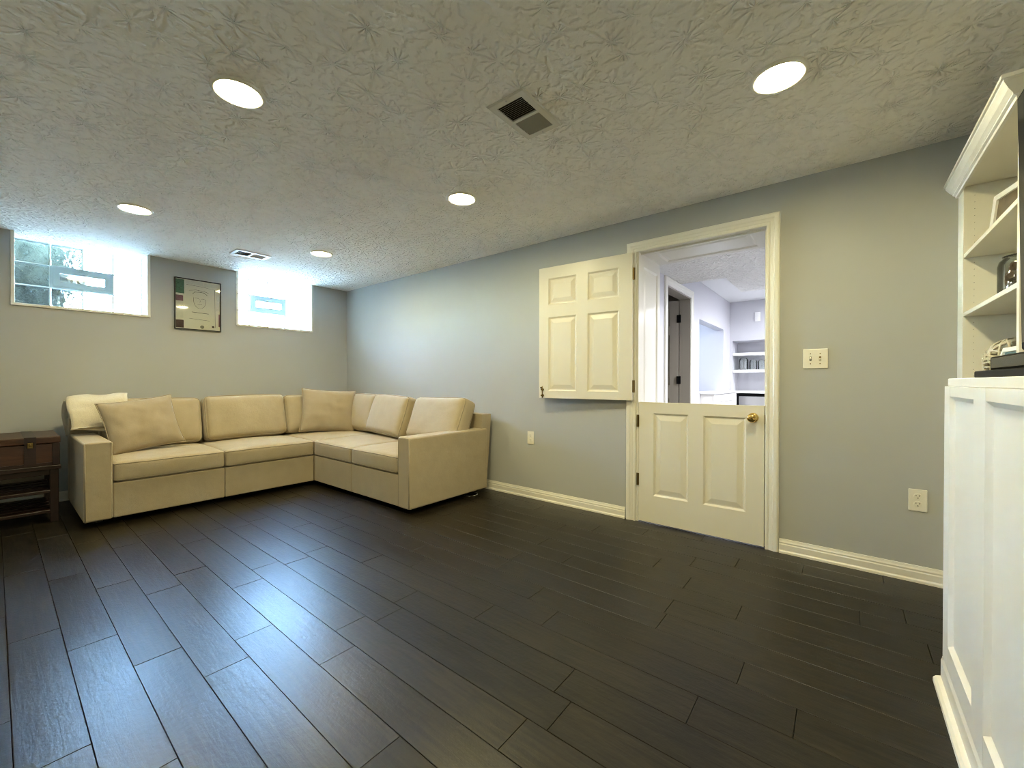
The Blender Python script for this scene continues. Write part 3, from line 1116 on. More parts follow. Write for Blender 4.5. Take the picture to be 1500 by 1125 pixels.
patch('leaf_print', 0.03, 0.20, 0.70, 0.97, 'leafprint')
patch('plum_print', 0.03, 0.18, 0.55, 0.66, 'plumprint')
patch('cream_print', 0.03, 0.18, 0.22, 0.55, 'palestone')
patch('brown_print', 0.03, 0.19, 0.03, 0.18, 'brownprint')
patch('stone_print', 0.25, 0.60, 0.90, 0.965, 'palestone')
patch('stone_print', 0.62, 0.97, 0.89, 0.955, 'palestone')
patch('stone_print', 0.88, 0.97, 0.62, 0.86, 'palestone')
patch('stone_print', 0.88, 0.97, 0.42, 0.60, 'palestone')
patch('plum_print', 0.945, 0.975, 0.10, 0.36, 'plumprint')
yp = DY - 0.0148


def pt(u, v):
    return (PX0 + u * W_, yp, PZ0 + v * H_)


def stroke(name, pts, r=0.0013):
    obj(name, tube([pt(*p) for p in pts], r, False, 4), 'pencil', sheet)


cxp, czp = 0.53, 0.60
stroke('face_line', [(cxp + 0.135 * math.cos(t), czp + 0.165 * math.sin(t)) for t in [R(a) for a in range(-200, 25, 15)]], 0.0015)
stroke('hair_line', [(0.38, 0.72), (0.42, 0.755), (0.52, 0.765), (0.62, 0.76), (0.69, 0.72)], 0.003)
stroke('hair_line', [(0.30, 0.775), (0.45, 0.80), (0.62, 0.79), (0.72, 0.765)], 0.002)
stroke('eye_line', [(0.43, 0.635), (0.47, 0.64), (0.50, 0.632)], 0.002)
stroke('eye_line', [(0.56, 0.63), (0.60, 0.637), (0.63, 0.63)], 0.002)
stroke('nose_line', [(0.53, 0.625), (0.545, 0.575), (0.52, 0.565)], 0.0013)
stroke('mouth_line', [(0.48, 0.515), (0.53, 0.51), (0.58, 0.517)], 0.0015)
stroke('caption_line', [(0.36, 0.355), (0.72, 0.345)], 0.003)
stroke('caption_line', [(0.30, 0.225), (0.74, 0.205)], 0.0016)
stroke('border_line', [(0.25, 0.885), (0.60, 0.875), (0.86, 0.845), (0.87, 0.08)], 0.0016)
obj('seal', lathe([(0, 0), (0.018, 0), (0.018, 0.001), (0, 0.001)], 18, PX0 + 0.58 * W_, DY - 0.014, PZ0 + 0.07 * H_, 'Y'), 'pencil', sheet)
obj('seal', lathe([(0, 0), (0.011, 0), (0.011, 0.001), (0, 0.001)], 18, PX0 + 0.82 * W_, DY - 0.014, PZ0 + 0.09 * H_, 'Y'), 'brownprint', sheet)
obj('glazing', box(PX0 + fw, PX1 - fw, DY - 0.021, DY - 0.019, PZ0 + fw, PZ1 - fw), 'glazing', pic)

# ================================================================== SECTIONAL SOFA
SF = 4.19       # front of the window-side run (y)
SX = 2.03       # front of the door-side run (x)
SB = 0.045      # underside
sofa = thing('sectional_sofa', 'L-shaped beige linen sectional sofa in the corner under the windows', 'sofa', (1.7, 4.4, 0))
g = 0.002


def base(name, x0, x1, y0, y1):
    return obj(name, box(x0 + g, x1 - g, y0 + g, y1 - g, SB, 0.302, 0.010, 3), 'sofa', sofa, smooth=False)


base('seat_base', 0.545, 1.254, SF, 5.03)
base('seat_base', 1.254, SX, SF, 5.03)
base('seat_base', SX, 2.87, SF, 5.03)
base('seat_base', SX, 2.87, 3.488, SF)
base('seat_base', SX, 2.87, 2.790, 3.488)


def arm(x0, x1, y0, y1, face):
    a = obj('arm', box(x0, x1, y0, y1, SB, 0.612, 0.014, 3), 'sofa', sofa)
    e = 0.010
    if face == 'y':
        yy = y0 + 0.004
        loop = [(x0 + e, yy, SB + e), (x0 + e, yy, 0.602), (x1 - e, yy, 0.602), (x1 - e, yy, SB + e)]
    else:
        xx = x0 + 0.004
        loop = [(xx, y0 + e, SB + e), (xx, y0 + e, 0.602), (xx, y1 - e, 0.602), (xx, y1 - e, SB + e)]
    obj('piping', tube(loop, 0.0055, True, 6), 'piping', a, smooth=True)


arm(0.392, 0.545, SF - 0.012, 5.03, 'y')
arm(SX - 0.008, 2.93, 2.640, 2.790, 'x')
# back frames
obj('back_frame', box(0.392, 3.0, 5.03, 5.165, SB, 0.745, 0.018, 3), 'sofa', sofa)
bk = bmesh.new()
bfp = [(2.87, SB), (2.87, 0.745), (2.995, 0.745), (2.995, 0.70), (2.935, SB)]
obj('back_frame', extrude_poly(bfp, lambda p, q, a: (p, a, q), 2.655, 5.03), 'sofa', sofa)
bk.free()
for fx, fy in ((0.48, 4.36), (1.25, 4.40), (2.20, 4.40), (2.22, 2.78), (2.22, 3.49), (2.82, 2.80), (0.48, 5.08), (2.90, 5.08), (1.25, 5.08), (2.84, 3.49)):
    obj('foot', box(fx - 0.025, fx + 0.025, fy - 0.025, fy + 0.025, 0.0005, SB + 0.002), 'foot', sofa)


def seat_cushion(x0, x1, y0, y1, seed):
    hx, hy, hz = (x1 - x0) / 2 - 0.003, (y1 - y0) / 2 - 0.003, 0.0715
    bm, pp = cushion(hx, hy, hz, r=0.026, crown=0.026, side=0.005, amp=0.006, seed=seed)
    mt = Matrix.Translation(((x0 + x1) / 2, (y0 + y1) / 2, 0.304 + hz + 0.004))
    # keep the underside flat so that it sits on the base
    for b in (bm, pp):
        xform(b, mt)
        for v in b.verts:
            v.co.z = max(v.co.z, 0.303)
    c = obj('seat_cushion', bm, 'sofa', sofa, smooth=True)
    obj('piping', pp, 'piping', c, smooth=True)


seat_cushion(0.545, 1.254, SF - 0.012, 4.95, 1)
seat_cushion(1.254, SX, SF - 0.012, 4.95, 2)
seat_cushion(SX, 2.80, SF, 4.95, 3)
seat_cushion(SX - 0.012, 2.80, 3.488, SF, 4)
seat_cushion(SX - 0.012, 2.80, 2.790, 3.488, 5)


def back_cushion(c, w, h, t, rotz, lean, seed, roll=0.0):
    """local: thickness along z of the cushion shape -> stands up, front to -Y, then turned by rotz."""
    bm, pp = cushion(w / 2, h / 2, t / 2, r=0.05, crown=0.040, side=0.008, amp=0.016, seed=seed)
    mt = (Matrix.Translation(c) @ Matrix.Rotation(rotz, 4, 'Z') @ Matrix.Rotation(-lean, 4, 'X') @ Matrix.Rotation(roll, 4, 'Y')
          @ Matrix.Rotation(R(90), 4, 'X'))
    for b in (bm, pp):
        xform(b, mt)
    o = obj('back_cushion', bm, 'sofa', sofa, smooth=True)
    obj('piping', pp, 'piping', o, smooth=True)


LEAN = R(13)
back_cushion((0.905, 4.900, 0.680), 0.700, 0.43, 0.15, 0, LEAN, 1.3, R(0.5))
back_cushion((1.650, 4.890, 0.685), 0.740, 0.44, 0.17, 0, LEAN, 2.7, R(-0.6))
back_cushion((2.350, 4.905, 0.680), 0.640, 0.43, 0.14, 0, LEAN, 3.9)
back_cushion((2.745, 4.500, 0.690), 0.620, 0.43, 0.13, R(-90), LEAN, 5.1)
back_cushion((2.690, 3.815, 0.685), 0.690, 0.43, 0.17, R(-95), LEAN + R(5), 6.4, R(1.5))
back_cushion((2.715, 3.075, 0.680), 0.740, 0.43, 0.17, R(-92), LEAN + R(9), 7.7, R(-1))


def throw_pillow(label, c, w, h, t, rotz, lean, roll, seed):
    root = thing('throw_pillow', label, 'pillow', c, group='throw pillows on the sofa')
    bm, pp = pillow(w, h, t, seed)
    mt = Matrix.Rotation(rotz, 4, 'Z') @ Matrix.Rotation(-lean, 4, 'X') @ Matrix.Rotation(roll, 4, 'Y')
    for b in (bm, pp):
        xform(b, mt)
    obj('cover', bm, 'pillow', root, smooth=True, local=True)
    obj('piping', pp, 'pillow', root, smooth=True, local=True)


throw_pillow('square tan throw pillow leaning at the left arm of the sofa', (0.790, 4.645, 0.692), 0.50, 0.45, 0.16, R(4), R(20), R(-8), 2.0)
throw_pillow('square tan throw pillow standing in the sofa corner', (2.420, 4.655, 0.715), 0.58, 0.50, 0.16, R(-22), R(14), R(4), 9.0)

# ---- cream throw over the left end of the sofa back
thr = thing('throw_blanket', 'cream fleece throw draped over the left end of the sofa back', 'blanket', (0.55, 5.0, 0.6))
path = [(4.775, 0.655), (4.785, 0.70), (4.800, 0.76), (4.822, 0.83), (4.845, 0.885), (4.885, 0.920), (4.95, 0.932), (5.03, 0.925), (5.10, 0.905), (5.155, 0.865), (5.185, 0.80), (5.192, 0.72), (5.195, 0.64), (5.195, 0.58)]


def throw_sheet(x0, x1, off, seed, cut0=0, cut1=0):
    bm = bmesh.new()
    nx = 16
    P_ = path[cut0:len(path) - cut1]
    # resample
    pts = []
    for (a, b), (c, d) in zip(P_, P_[1:]):
        for s in range(3):
            pts.append((a + (c - a) * s / 3, b + (d - b) * s / 3))
    pts.append(P_[-1])
    n = len(pts)
    grid = []
    for i, (y, z) in enumerate(pts):
        a = pts[max(i - 1, 0)]
        b = pts[min(i + 1, n - 1)]
        t = Vector((0, b[0] - a[0], b[1] - a[1])).normalized()
        nrm = Vector((0, -t.z, t.y))
        row = []
        for j in range(nx + 1):
            u = j / nx
            x = x0 + (x1 - x0) * u + 0.012 * math.sin(i * 0.35 + seed)
            w = 0.010 * noise.noise(Vector((x * 9, i * 0.25 + seed, seed))) + off + 0.006 * math.sin(u * 9 + seed)
            sag = -0.02 * (1 - u) ** 2 if 8 < i < 26 else 0
            drop = 0.025 * math.sin(u * 3 + seed) if i == 0 or i == n - 1 else 0
            row.append(Vector((x, y, z + sag + drop)) + nrm * w)
        grid.append(row)
    th = 0.009
    lay = []
    for s in (0, 1):
        lay.append([[bm.verts.new(grid[i][j] + (Vector((0, 0, 0)) if s == 0 else Vector((0, (1 if i < n / 2 else -1) * th, -th)))) for j in range(nx + 1)] for i in range(n)])
    for s in (0, 1):
        L = lay[s]
        for i in range(n - 1):
            for j in range(nx):
                bm.faces.new((L[i][j], L[i][j + 1], L[i + 1][j + 1], L[i + 1][j]))
    for i in range(n - 1):
        for j in (0, nx):
            bm.faces.new((lay[0][i][j], lay[0][i + 1][j], lay[1][i + 1][j], lay[1][i][j]))
    for j in range(nx):
        for i in (0, n - 1):
            bm.faces.new((lay[0][i][j], lay[0][i][j + 1], lay[1][i][j + 1], lay[1][i][j]))
    bmesh.ops.recalc_face_normals(bm, faces=bm.faces)
    return bm


obj('top_fold', throw_sheet(0.372, 0.735, 0.016, 0.4), 'throw', thr, smooth=True)
obj('under_fold', throw_sheet(0.392, 0.720, 0.000, 2.1, 0, 1), 'throw', thr, smooth=True)

# ---- white cord end on the floor by the sofa arm
tag(obj('power_cord', tube([(2.70, 2.72, 0.004), (2.715, 2.665, 0.004), (2.76, 2.650, 0.004), (2.81, 2.655, 0.004), (2.845, 2.69, 0.004), (2.85, 2.75, 0.004)], 0.0035, False, 6), 'cord', smooth=True), 'short white cord on the floor under the right sofa arm', 'cord')

# ================================================================== CHEST ON STAND (left edge)
CXa, CXb, CYa, CYb = -0.40, 0.312, 4.60, 5.20
st = thing('wooden_stand', 'dark wooden slatted stand holding the chest left of the sofa', 'stand', (-0.04, 4.9, 0))
for lx in (CXa + 0.01, CXb - 0.052):
    for ly in (CYa + 0.01, CYb - 0.052):
        obj('leg', box(lx, lx + 0.044, ly, ly + 0.044, 0.0, 0.405, 0.003, 1), 'chestdark', st)
obj('top_rail', box(CXa, CXb + 0.004, CYa - 0.004, CYa + 0.03, 0.395, 0.425, 0.003, 1), 'chestdark', st)
obj('top_rail', box(CXa, CXb + 0.004, CYb - 0.03, CYb + 0.004, 0.395, 0.425, 0.003, 1), 'chestdark', st)
obj('side_rail', box(CXb - 0.028, CXb + 0.004, CYa + 0.03, CYb - 0.03, 0.395, 0.425, 0.003, 1), 'chestdark', st)
obj('side_rail', box(CXa - 0.004, CXa + 0.028, CYa + 0.03, CYb - 0.03, 0.395, 0.425, 0.003, 1), 'chestdark', st)
obj('apron', box(CXa + 0.054, CXb - 0.052, CYa + 0.016, CYa + 0.034, 0.355, 0.395, 0.002, 1), 'chestdark', st)
for zz in (0.220, 0.072):
    for i in range(5):
        yy = CYa + 0.012 + i * 0.115
        obj('slat', box(CXa + 0.02, CXb - 0.04, yy, yy + 0.085, zz, zz + 0.022, 0.003, 1), 'chestdark', st)
ch = thing('wooden_chest', 'old reddish wooden chest with dark straps left of the sofa', 'chest', (-0.04, 4.9, 0.425))
obj('body', box(CXa + 0.012, CXb - 0.006, CYa + 0.010, CYb - 0.010, 0.4255, 0.590, 0.004, 1), 'chest', ch)
lid = obj('lid', box(CXa + 0.004, CXb + 0.002, CYa + 0.002, CYb - 0.002, 0.592, 0.640, 0.006, 2), 'chest', ch)
for sx in (0.135, -0.235):
    obj('strap', join(box(sx, sx + 0.058, CYa + 0.004, CYa + 0.010, 0.428, 0.592), box(sx, sx + 0.058, CYa - 0.003, CYa + 0.003, 0.592, 0.642), box(sx, sx + 0.058, CYa - 0.003, CYb, 0.639, 0.643)), 'chestdark', ch)
    obj('latch', join(box(sx + 0.015, sx + 0.043, CYa - 0.010, CYa - 0.003, 0.565, 0.605, 0.002, 1), lathe([(0, 0), (0.007, 0.001), (0.005, 0.006), (0, 0.007)], 12, sx + 0.029, CYa - 0.010, 0.588, 'Y')), 'oldbrass', ch)
obj('corner_post', box(CXb - 0.040, CXb - 0.002, CYa + 0.004, CYa + 0.042, 0.4255, 0.591, 0.003, 1), 'chestdark', ch)
obj('corner_post', box(CXa + 0.004, CXa + 0.044, CYa + 0.004, CYa + 0.042, 0.4255, 0.591, 0.003, 1), 'chestdark', ch)
obj('bottom_band', box(CXa + 0.044, CXb - 0.040, CYa + 0.005, CYa + 0.012, 0.4255, 0.450), 'chestdark', ch)

# ================================================================== WHITE CONSOLE (right edge)
KX0, KX1, KF, KB = 0.10, 2.060, -0.275, YB + 0.01
con = thing('media_console', 'tall white panelled media console at the right edge', 'cabinet', (1.1, -0.5, 0))
obj('body', box(KX0, KX1, KB, KF - 0.012, 0.004, 1.042, 0.002, 1), 'white', con)
kst = [(KX1, KX1 - 0.088), (1.650, 1.530), (1.215, 1.115), (0.800, 0.700), (0.385, 0.285)]
for a, b in kst:
    obj('stile', box(b, a, KF - 0.0125, KF, 0.100, 1.0415, 0.0015, 1), 'white', con)
for i in range(len(kst) - 1):
    b = kst[i][1]
    a = kst[i + 1][0]
    obj('rail', box(a, b, KF - 0.0125, KF - 0.0004, 1.008, 1.0415, 0.0012, 1), 'white', con)
    obj('rail', box(a, b, KF - 0.0125, KF - 0.0004, 0.100, 0.178, 0.0012, 1), 'white', con)
    # small bevel moulding around each sunken panel
    pn = raised_panel(a, b, 0.178, 1.008, [(0.0, 0.0), (0.010, 0.009), (0.013, 0.011)])
    xform(pn, Matrix(((0, 1, 0, 0), (-1, 0, 0, KF - 0.0008), (0, 0, 1, 0), (0, 0, 0, 1))))
    bmesh.ops.recalc_face_normals(pn, faces=pn.faces)
    obj('panel', pn, 'white', con)
obj('countertop', box(KX0, KX1 + 0.002, KB, KF - 0.008, 1.0425, 1.0685, 0.003, 2), 'white', con)
obj('base_moulding', extrude_poly([(0, 0.0), (0.034, 0.0), (0.033, 0.012), (0.026, 0.020), (0.014, 0.024), (0.014, 0.080), (0.008, 0.098), (0, 0.100)],
                                  lambda p, q, a: (a, KF - 0.012 + p, q), KX0, KX1 + 0.016), 'white', con)
obj('base_moulding', extrude_poly([(0, 0.0), (0.034, 0.0), (0.033, 0.012), (0.026, 0.020), (0.014, 0.024), (0.014, 0.080), (0.008, 0.098), (0, 0.100)],
                                  lambda p, q, a: (KX1 + p - 0.001, a, q), KB, KF), 'white', con)

# ---- television on the console
tv = thing('television', 'black flat television standing on the white console', 'television', (1.1, -0.45, 1.0685))
obj('base_plate', box(0.45, 1.905, -0.520, -0.318, 1.0687, 1.090, 0.004, 2), 'black', tv)
obj('neck', box(0.95, 1.20, -0.50, -0.44, 1.089, 1.25, 0.006, 2), 'black', tv)
tvm = Matrix.Translation((1.10, -0.362, 1.475)) @ Matrix.Rotation(R(-1.0), 4, 'X')
obj('cabinet', xform(box(-0.60, 0.60, -0.045, 0.0, -0.335, 0.335, 0.006, 2), tvm), 'black', tv)
obj('screen', xform(box(-0.585, 0.585, 0.0002, 0.0016, -0.315, 0.322), tvm), 'screen', tv)
sb = thing('soundbar', 'low black soundbar on the television base plate', 'speaker', (1.2, -0.36, 1.0902))
obj('cabinet', box(0.60, 1.848, -0.430, -0.340, 1.0902, 1.131, 0.006, 2), 'black', sb)
obj('grille', box(0.63, 1.82, -0.3405, -0.3375, 1.096, 1.125, 0.001, 1), 'screen', sb)

# ================================================================== BOOKCASE AGAINST THE RIGHT WALL
BX0, BX1, BF, BBK = 2.105, DX - 0.002, -0.450, YB + 0.012
bc = thing('bookcase', 'tall white open bookcase with crown moulding in the right corner', 'bookcase', (2.57, -0.6, 0))
IX0, IX1 = 2.130, 2.930
obj('side_panel', box(BX0, IX0, BBK, BF, 0.0, 1.998, 0.001, 1), 'shelfwhite', bc)
obj('side_panel', box(IX1, BX1, BBK, BF - 0.0, 0.0, 1.998, 0.001, 1), 'shelfwhite', bc)
obj('back_panel', box(IX0, IX1, BBK, BBK + 0.008, 0.0, 1.998), 'shelfwhite', bc)
for zz, th in ((0.10, 0.02), (0.45, 0.02), (0.75, 0.02), (1.022, 0.02), (1.372, 0.019), (1.654, 0.019)):
    obj('shelf', box(IX0 + 0.0005, IX1 - 0.0005, BBK + 0.008, BF - 0.002, zz, zz + th, 0.001, 1), 'shelfwhite', bc)
obj('top_panel', box(BX0, BX1, BBK, BF, 1.998, 2.030), 'shelfwhite', bc)
CR = [(0.0, 1.985), (0.010, 1.985), (0.012, 1.995), (0.020, 1.999), (0.021, 2.004), (0.033, 2.016), (0.046, 2.036), (0.047, 2.043), (0.053, 2.044), (0.053, 2.056), (0.0, 2.056)]
cr = bmesh.new()
A = [cr.verts.new((BX1, BF + w, z)) for w, z in CR]
B = [cr.verts.new((BX0 - w, BF + w, z)) for w, z in CR]
C_ = [cr.verts.new((BX0 - w, BBK, z)) for w, z in CR]
for P0, P1 in ((A, B), (B, C_)):
    for i in range(len(CR)):
        j = (i + 1) % len(CR)
        cr.faces.new((P0[i], P1[i], P1[j], P0[j]))
cr.faces.new(A)
cr.faces.new(C_[::-1])
bmesh.ops.recalc_face_normals(cr, faces=cr.faces)
obj('crown_moulding', cr, 'white', bc)
pegs = []
for yy in (BF - 0.037, BBK + 0.05):
    z = 1.085
    while z < 1.97:
        pegs.append(lathe([(0, 0), (0.0028, 0), (0, 0.0004)], 8, IX1 + 0.0002, yy, z, 'X'))
        z += 0.032
obj('peg_holes', join(*pegs), 'slot', bc, kind='stuff')


# ---- things on the shelves
def photo_frame(name, label, c, w, h, border, rotz, lean, pic_mat, roll=0):
    root = thing(name, label, 'photo frame', c, (-lean, roll, rotz))
    t = 0.016
    obj('frame', join(box(-w / 2, w / 2, -t, 0, 0, border), box(-w / 2, w / 2, -t, 0, h - border, h), box(-w / 2, -w / 2 + border, -t, 0, border, h - border), box(w / 2 - border, w / 2, -t, 0, border, h - border)), 'white', root, local=True)
    obj('photo', box(-w / 2 + border, w / 2 - border, -t + 0.004, -t + 0.008, border, h - border), pic_mat, root, local=True)
    obj('easel_back', box(-0.03, 0.03, -t - 0.004, -t, 0.01, h * 0.8), 'black', root, local=True)
    return root


# frames face the room (+Y): local front is +Y
photo_frame('photo_frame', 'white photo frame with a dark picture on the top bookcase shelf', (2.575, -0.532, 1.6735), 0.36, 0.20, 0.024, R(12), R(-6), 'photo_dark')
photo_frame('photo_frame', 'white photo frame with a blue picture on the lowest bookcase shelf', (2.430, -0.478, 1.0425), 0.33, 0.160, 0.018, R(3), R(-16), 'photo_sea')

jar = thing('glass_jar', 'clear lidded glass jar of dried brown filler on the middle shelf', 'jar', (2.660, -0.580, 1.3912))
jar.scale = (0.86, 0.86, 1.0)
JP = [(0.0, 0.001), (0.072, 0.001), (0.082, 0.012), (0.084, 0.05), (0.084, 0.15), (0.078, 0.172), (0.066, 0.182), (0.066, 0.190), (0.063, 0.190), (0.063, 0.182), (0.075, 0.170), (0.080, 0.15), (0.080, 0.05), (0.078, 0.014), (0.070, 0.006), (0, 0.006)]
obj('jar_body', lathe(JP, 32), 'clear', jar, smooth=True, local=True)
obj('lid', lathe([(0, 0.205), (0.012, 0.206), (0.016, 0.218), (0.011, 0.230), (0, 0.233)][::-1] + [(0.012, 0.204), (0.045, 0.198), (0.068, 0.192), (0.068, 0.1905), (0, 0.1905)], 28), 'clear', jar, smooth=True, local=True)
rr = random.Random(5)
for i in range(26):
    a = rr.uniform(0, 6.28)
    r = 0.046 * math.sqrt(rr.random())
    z = 0.03 + 0.12 * i / 26
    s = rr.uniform(0.022, 0.028)
    bmx = bmesh.new()
    bmesh.ops.create_icosphere(bmx, subdivisions=2, radius=s)
    for v in bmx.verts:
        v.co *= 1 + 0.25 * noise.noise(v.co * 60 + Vector((i, 0, 0)))
    bmesh.ops.translate(bmx, verts=bmx.verts, vec=(r * math.cos(a), r * math.sin(a), z))
    obj('cone', bmx, 'potp', jar, local=True)

wk = thing('wicker_ball', 'pale woven wicker ball behind the blue photo frame', 'ornament', (2.745, -0.585, 1.0425 + 0.105))
for i in range(26):
    rot = Matrix.Rotation(rr.uniform(0, 3.14), 4, 'Z') @ Matrix.Rotation(rr.uniform(0, 3.14), 4, 'X')
    ring = [rot @ Vector((0.10 * math.cos(t), 0.10 * math.sin(t), rr.uniform(-0.003, 0.003))) for t in [2 * math.pi * q / 28 for q in range(28)]]
    obj('strand', tube(ring, 0.0042, True, 5), 'wicker', wk, smooth=True, local=True)

# ================================================================== HALL BEYOND THE DOOR
HY = 1.390      # hall's left wall
HE = 7.20       # hall's end wall
HR = -1.40
struct(obj('floor_hall', box(DX, HE + 0.6, HR, HY, -0.06, 0.0), 'plank'), 'dark floor of the hall beyond the door')
struct(obj('ceiling_hall', box(XH - 0.01, HE + 0.6, HR - 0.1, HY + 0.2, HC, HC + 0.12), 'smoothwhite'), 'smooth white ceiling at the far end of the hall')
ZL = 2.112     # lower, textured part of the hall ceiling
soffit = extrude_poly([(XH - 0.005, HR), (5.50, HR), (5.50, 0.940), (4.650, 0.940), (4.650, HY), (XH - 0.005, HY)], lambda p, q, a: (p, q, a), ZL, HC)
struct(obj('trim_3', soffit, 'ceiling'), 'lower textured part of the hall ceiling')
D2 = (4.235, 5.060, 2.030)
OP = (5.440, 6.760, 0.900, 1.830)
hl = bmesh.new()
struct(obj('wall_hall_left', join(box(XH, D2[0], HY, HY + 0.115, 0, HC + 0.02), box(D2[0], D2[1], HY, HY + 0.115, D2[2], HC + 0.02), box(D2[1], OP[0], HY, HY + 0.115, 0, HC + 0.02),
                                  box(OP[0], OP[1], HY, HY + 0.115, 0, OP[2]), box(OP[0], OP[1], HY, HY + 0.115, OP[3], HC + 0.02), box(OP[1], HE + 0.6, HY, HY + 0.115, 0, HC + 0.02)), 'hallwall'))
hl.free()
AL = (0.10, 1.352, 0.0, 1.690)     # recess in the end wall (y0, y1, z0, z1)
struct(obj('wall_hall_end', join(box(HE, HE + 0.48, AL[1], HY, 0, HC + 0.02), box(HE, HE + 0.48, AL[0], AL[1], AL[3], HC + 0.02), box(HE, HE + 0.48, HR, AL[0], 0, HC + 0.02), box(HE + 0.42, HE + 0.48, AL[0], AL[1], 0, AL[3])), 'hallwall'))
struct(obj('wall_hall_right', box(XH, HE + 0.6, HR - 0.1, HR, 0, HC + 0.02), 'hallwall'))
struct(obj('wall_hall_front', box(XH, XH + 0.02, HR, DOOR0 - 0.1, 0, HC + 0.02), 'hallwall'))

# casing and open dark door in the hall's left wall
cas2 = sroot('trim_4', 'white casing of the dark doorway in the hall', (4.65, HY, 0))
for kind in ('right', 'left', 'head'):
    bm = bmesh.new()
    A, B = [], []
    for w, t in prof:
        w *= 1.1
        y = HY - t
        if kind == 'right':
            A.append(bm.verts.new((D2[0] - w, y, 0)))
            B.append(bm.verts.new((D2[0] - w, y, D2[2] + w)))
        elif kind == 'left':
            A.append(bm.verts.new((D2[1] + w, y, 0)))
            B.append(bm.verts.new((D2[1] + w, y, D2[2] + w)))
        else:
            A.append(bm.verts.new((D2[0] - w, y, D2[2] + w)))
            B.append(bm.verts.new((D2[1] + w, y, D2[2] + w)))
    n = len(prof)
    for i in range(n):
        bm.faces.new((A[i], A[(i + 1) % n], B[(i + 1) % n], B[i]))
    bm.faces.new(A)
    bm.faces.new(B[::-1])
    bmesh.ops.recalc_face_normals(bm, faces=bm.faces)
    obj('casing', bm, 'trim', cas2)
obj('jamb', join(box(D2[1] - 0.014, D2[1] + 0.001, HY - 0.002, HY + 0.117, 0, D2[2]), box(D2[0] - 0.001, D2[0] + 0.014, HY - 0.002, HY + 0.117, 0, D2[2]), box(D2[0], D2[1], HY - 0.002, HY + 0.117, D2[2] - 0.014, D2[2])), 'taupe', cas2)
d3 = sroot('door_3', 'taupe panelled door standing open in the dark hall doorway', (5.035, HY + 0.125, 0.01))
dh = [(0.10, 0.34, 0.20, 0.85), (0.46, 0.70, 0.20, 0.85), (0.10, 0.34, 1.0, 1.60), (0.46, 0.70, 1.0, 1.60), (0.10, 0.34, 1.70, 1.90), (0.46, 0.70, 1.70, 1.90)]
d3s = obj('slab', slab_with_holes(0.80, 2.00, 0.035, dh), 'taupe', d3, local=True)
for a, b, c, d in dh:
    obj('panel', raised_panel(a, b, c, d, PANEL), 'taupe', d3s, local=True)
d3.rotation_euler = (0, 0, R(6))
for zz in (1.02, 1.74):
    obj('hinge', box(-0.010, 0.002, -0.024, 0.020, zz, zz + 0.09), 'black', d3, local=True)
# dark store room behind that door
struct(obj('wall_store', join(box(3.80, 5.42, 3.0, 3.06, 0, HC), box(3.74, 3.80, HY + 0.115, 3.06, 0, HC), box(5.37, 5.43, HY + 0.115, 3.06, 0, HC), box(3.74, 5.43, HY + 0.115, 3.06, HC, HC + 0.05), box(3.74, 5.43, HY + 0.0, 3.06, -0.06, 0)), 'taupe'))

# bright alcove behind the pass-through
struct(obj('wall_alcove', join(box(6.76, 6.82, HY + 0.115, 2.66, 0, HC), box(5.43, 5.44, HY + 0.115, 2.66, 0, HC), box(5.43, 6.82, HY + 0.115, 2.66, HC, HC + 0.05), box(5.43, 6.82, 2.60, 2.66, 0, HC), box(5.43, 6.82, HY, 2.66, -0.06, 0)), 'hallwall'))
# counter and shelf by the pass-through
hc = thing('hall_counter', 'white counter along the left wall at the end of the hall', 'counter', (6.3, HY - 0.1, 0))
obj('cabinet_body', box(5.50, 6.78, HY - 0.15, HY - 0.001, 0.0, 0.900, 0.003, 1), 'white', hc)
obj('countertop', box(5.48, 6.80, HY - 0.175, HY + 0.10, 0.9005, 0.925, 0.003, 1), 'smoothwhite', hc)
obj('front_rail', box(5.50, 6.78, HY - 0.160, HY - 0.150, 0.80, 0.900), 'white', hc)
for i, zz in enumerate((1.075, 1.400)):
    tag(obj('wall_shelf', box(5.4405, 5.86, HY + 0.20, HY + 0.46, zz, zz + 0.035, 0.003, 1), 'smoothwhite'), ('lower' if i == 0 else 'upper') + ' small white shelf in the alcove off the hall', 'shelf')
pl = thing('potted_plant', 'small green potted plant on the alcove shelf off the hall', 'plant', (5.74, HY + 0.31, 1.110))
obj('pot', lathe([(0, 0.0005), (0.04, 0.0005), (0.055, 0.08), (0.05, 0.08), (0.04, 0.06), (0, 0.06)], 20), 'pot', pl, smooth=True, local=True)
for i in range(22):
    a = rr.uniform(0, 6.28)
    L = rr.uniform(0.10, 0.19)
    bmx = bmesh.new()
    pts = []
    for q in range(5):
        t = q / 4
        rad = 0.015 + 0.11 * t * (0.5 + 0.5 * (i % 3) / 2)
        pts.append((Vector((rad * math.cos(a), rad * math.sin(a), 0.06 + L * t * (1.25 - 0.5 * t))), 0.014 * math.sin(math.pi * min(0.97, t * 0.9 + 0.1))))
    sd = Vector((-math.sin(a), math.cos(a), 0))
    for s in (0, 1):
        pass
    rows = [(bmx.verts.new(p + sd * w), bmx.verts.new(p + Vector((0, 0, -0.003))), bmx.verts.new(p - sd * w)) for p, w in pts]
    for r0, r1 in zip(rows, rows[1:]):
        bmx.faces.new((r0[0], r0[1], r1[1], r1[0]))
        bmx.faces.new((r0[1], r0[2], r1[2], r1[1]))
    obj('leaf', bmx, 'green', pl, smooth=True, local=True)

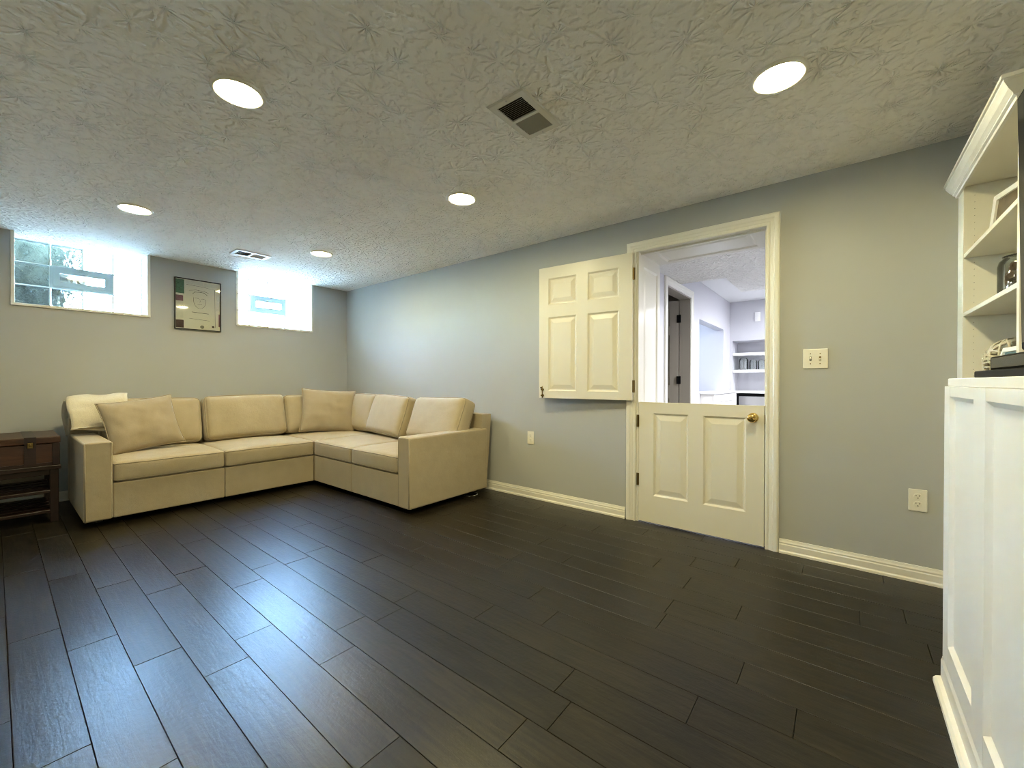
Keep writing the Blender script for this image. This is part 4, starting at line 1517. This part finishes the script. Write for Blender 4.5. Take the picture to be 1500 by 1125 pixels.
# shelves, jars and cooler in the end recess
rc = thing('bar_shelves', 'white shelves and counter in the recess at the end of the hall', 'shelves', (HE + 0.2, 0.75, 0))
for zz in (1.200, 1.462):
    obj('shelf', box(HE + 0.02, HE + 0.418, AL[0] + 0.002, AL[1] - 0.002, zz, zz + 0.042, 0.002, 1), 'smoothwhite', rc)
obj('countertop', box(HE - 0.03, HE + 0.418, AL[0] + 0.002, AL[1] + 0.030 - 0.035, 0.880, 0.915, 0.003, 1), 'smoothwhite', rc)
obj('side_filler', box(HE - 0.02, HE + 0.40, AL[1] - 0.060, AL[1] - 0.004, 0.0, 0.879), 'white', rc)
cool = thing('beverage_cooler', 'black and steel beverage cooler under the hall counter', 'cooler', (HE + 0.2, 0.95, 0))
obj('body', box(HE + 0.0, HE + 0.40, 0.62, 1.285, 0.004, 0.872, 0.004, 1), 'black', cool)
obj('door', box(HE - 0.022, HE - 0.001, 0.65, 1.255, 0.06, 0.835, 0.004, 1), 'steel', cool)
obj('handle', tube([(HE - 0.05, 0.69, 0.25), (HE - 0.05, 0.69, 0.75)], 0.009, False, 8), 'steel', cool, smooth=True)
for jy, s, lab in ((1.220, 1.0, 'leftmost glass jar on the hall bar shelf'), (1.085, 0.85, 'middle glass jar on the hall bar shelf'), (0.975, 0.8, 'rightmost visible glass jar on the hall bar shelf')):
    j = thing('bar_jar', lab, 'jar', (HE + 0.14, jy, 1.2425), group='glass jars on the hall bar shelf')
    obj('jar_body', lathe([(r * 0.75 * s, z * 0.95 * s) for r, z in JP], 24), 'clear', j, smooth=True, local=True)
    obj('lid', lathe([(0, 0.205 * s), (0.013 * s, 0.200 * s), (0.010 * s, 0.188 * s), (0.052 * s, 0.185 * s), (0.052 * s, 0.1815 * s), (0, 0.1815 * s)], 20), 'steel', j, smooth=True, local=True)
tag(obj('thermostat', box(HE - 0.022, HE - 0.001, 0.975, 1.050, 1.965, 2.105, 0.006, 2), 'smoothwhite'), 'white box high on the end wall of the hall', 'wall box')
tag(obj('hall_switch', box(6.93, 7.02, HY - 0.008, HY - 0.001, 1.10, 1.26, 0.003, 1), 'smoothwhite'), 'white switch plate on the left hall wall beside the recess', 'switch')
for hx, hy, lab in ((4.70, -0.25, 'added lamp under the low hall ceiling, out of view'), (6.30, -0.10, 'added lamp at the far end of the hall, out of view'), (5.95, 2.20, 'added bluish lamp replacing daylight in the alcove off the hall, out of view')):  # lamps added out of sight to light the hall and alcove
    h = thing('added_hall_light', lab, 'ceiling light', (hx, hy, ZL if hx < 5.4 else HC), group='added unseen hall lights')
    obj('trim_ring', lathe([(0.080, -0.001), (0.083, -0.009), (0.095, -0.008), (0.101, -0.003), (0.102, 0.0)], 32), 'trim', h, smooth=True, local=True)
    obj('lens', lathe([(0.0, -0.0065), (0.055, -0.005), (0.080, -0.002)], 24), 'added_hall_lamp' if hy < 1 else 'added_alcove_lamp', h, smooth=True, local=True)
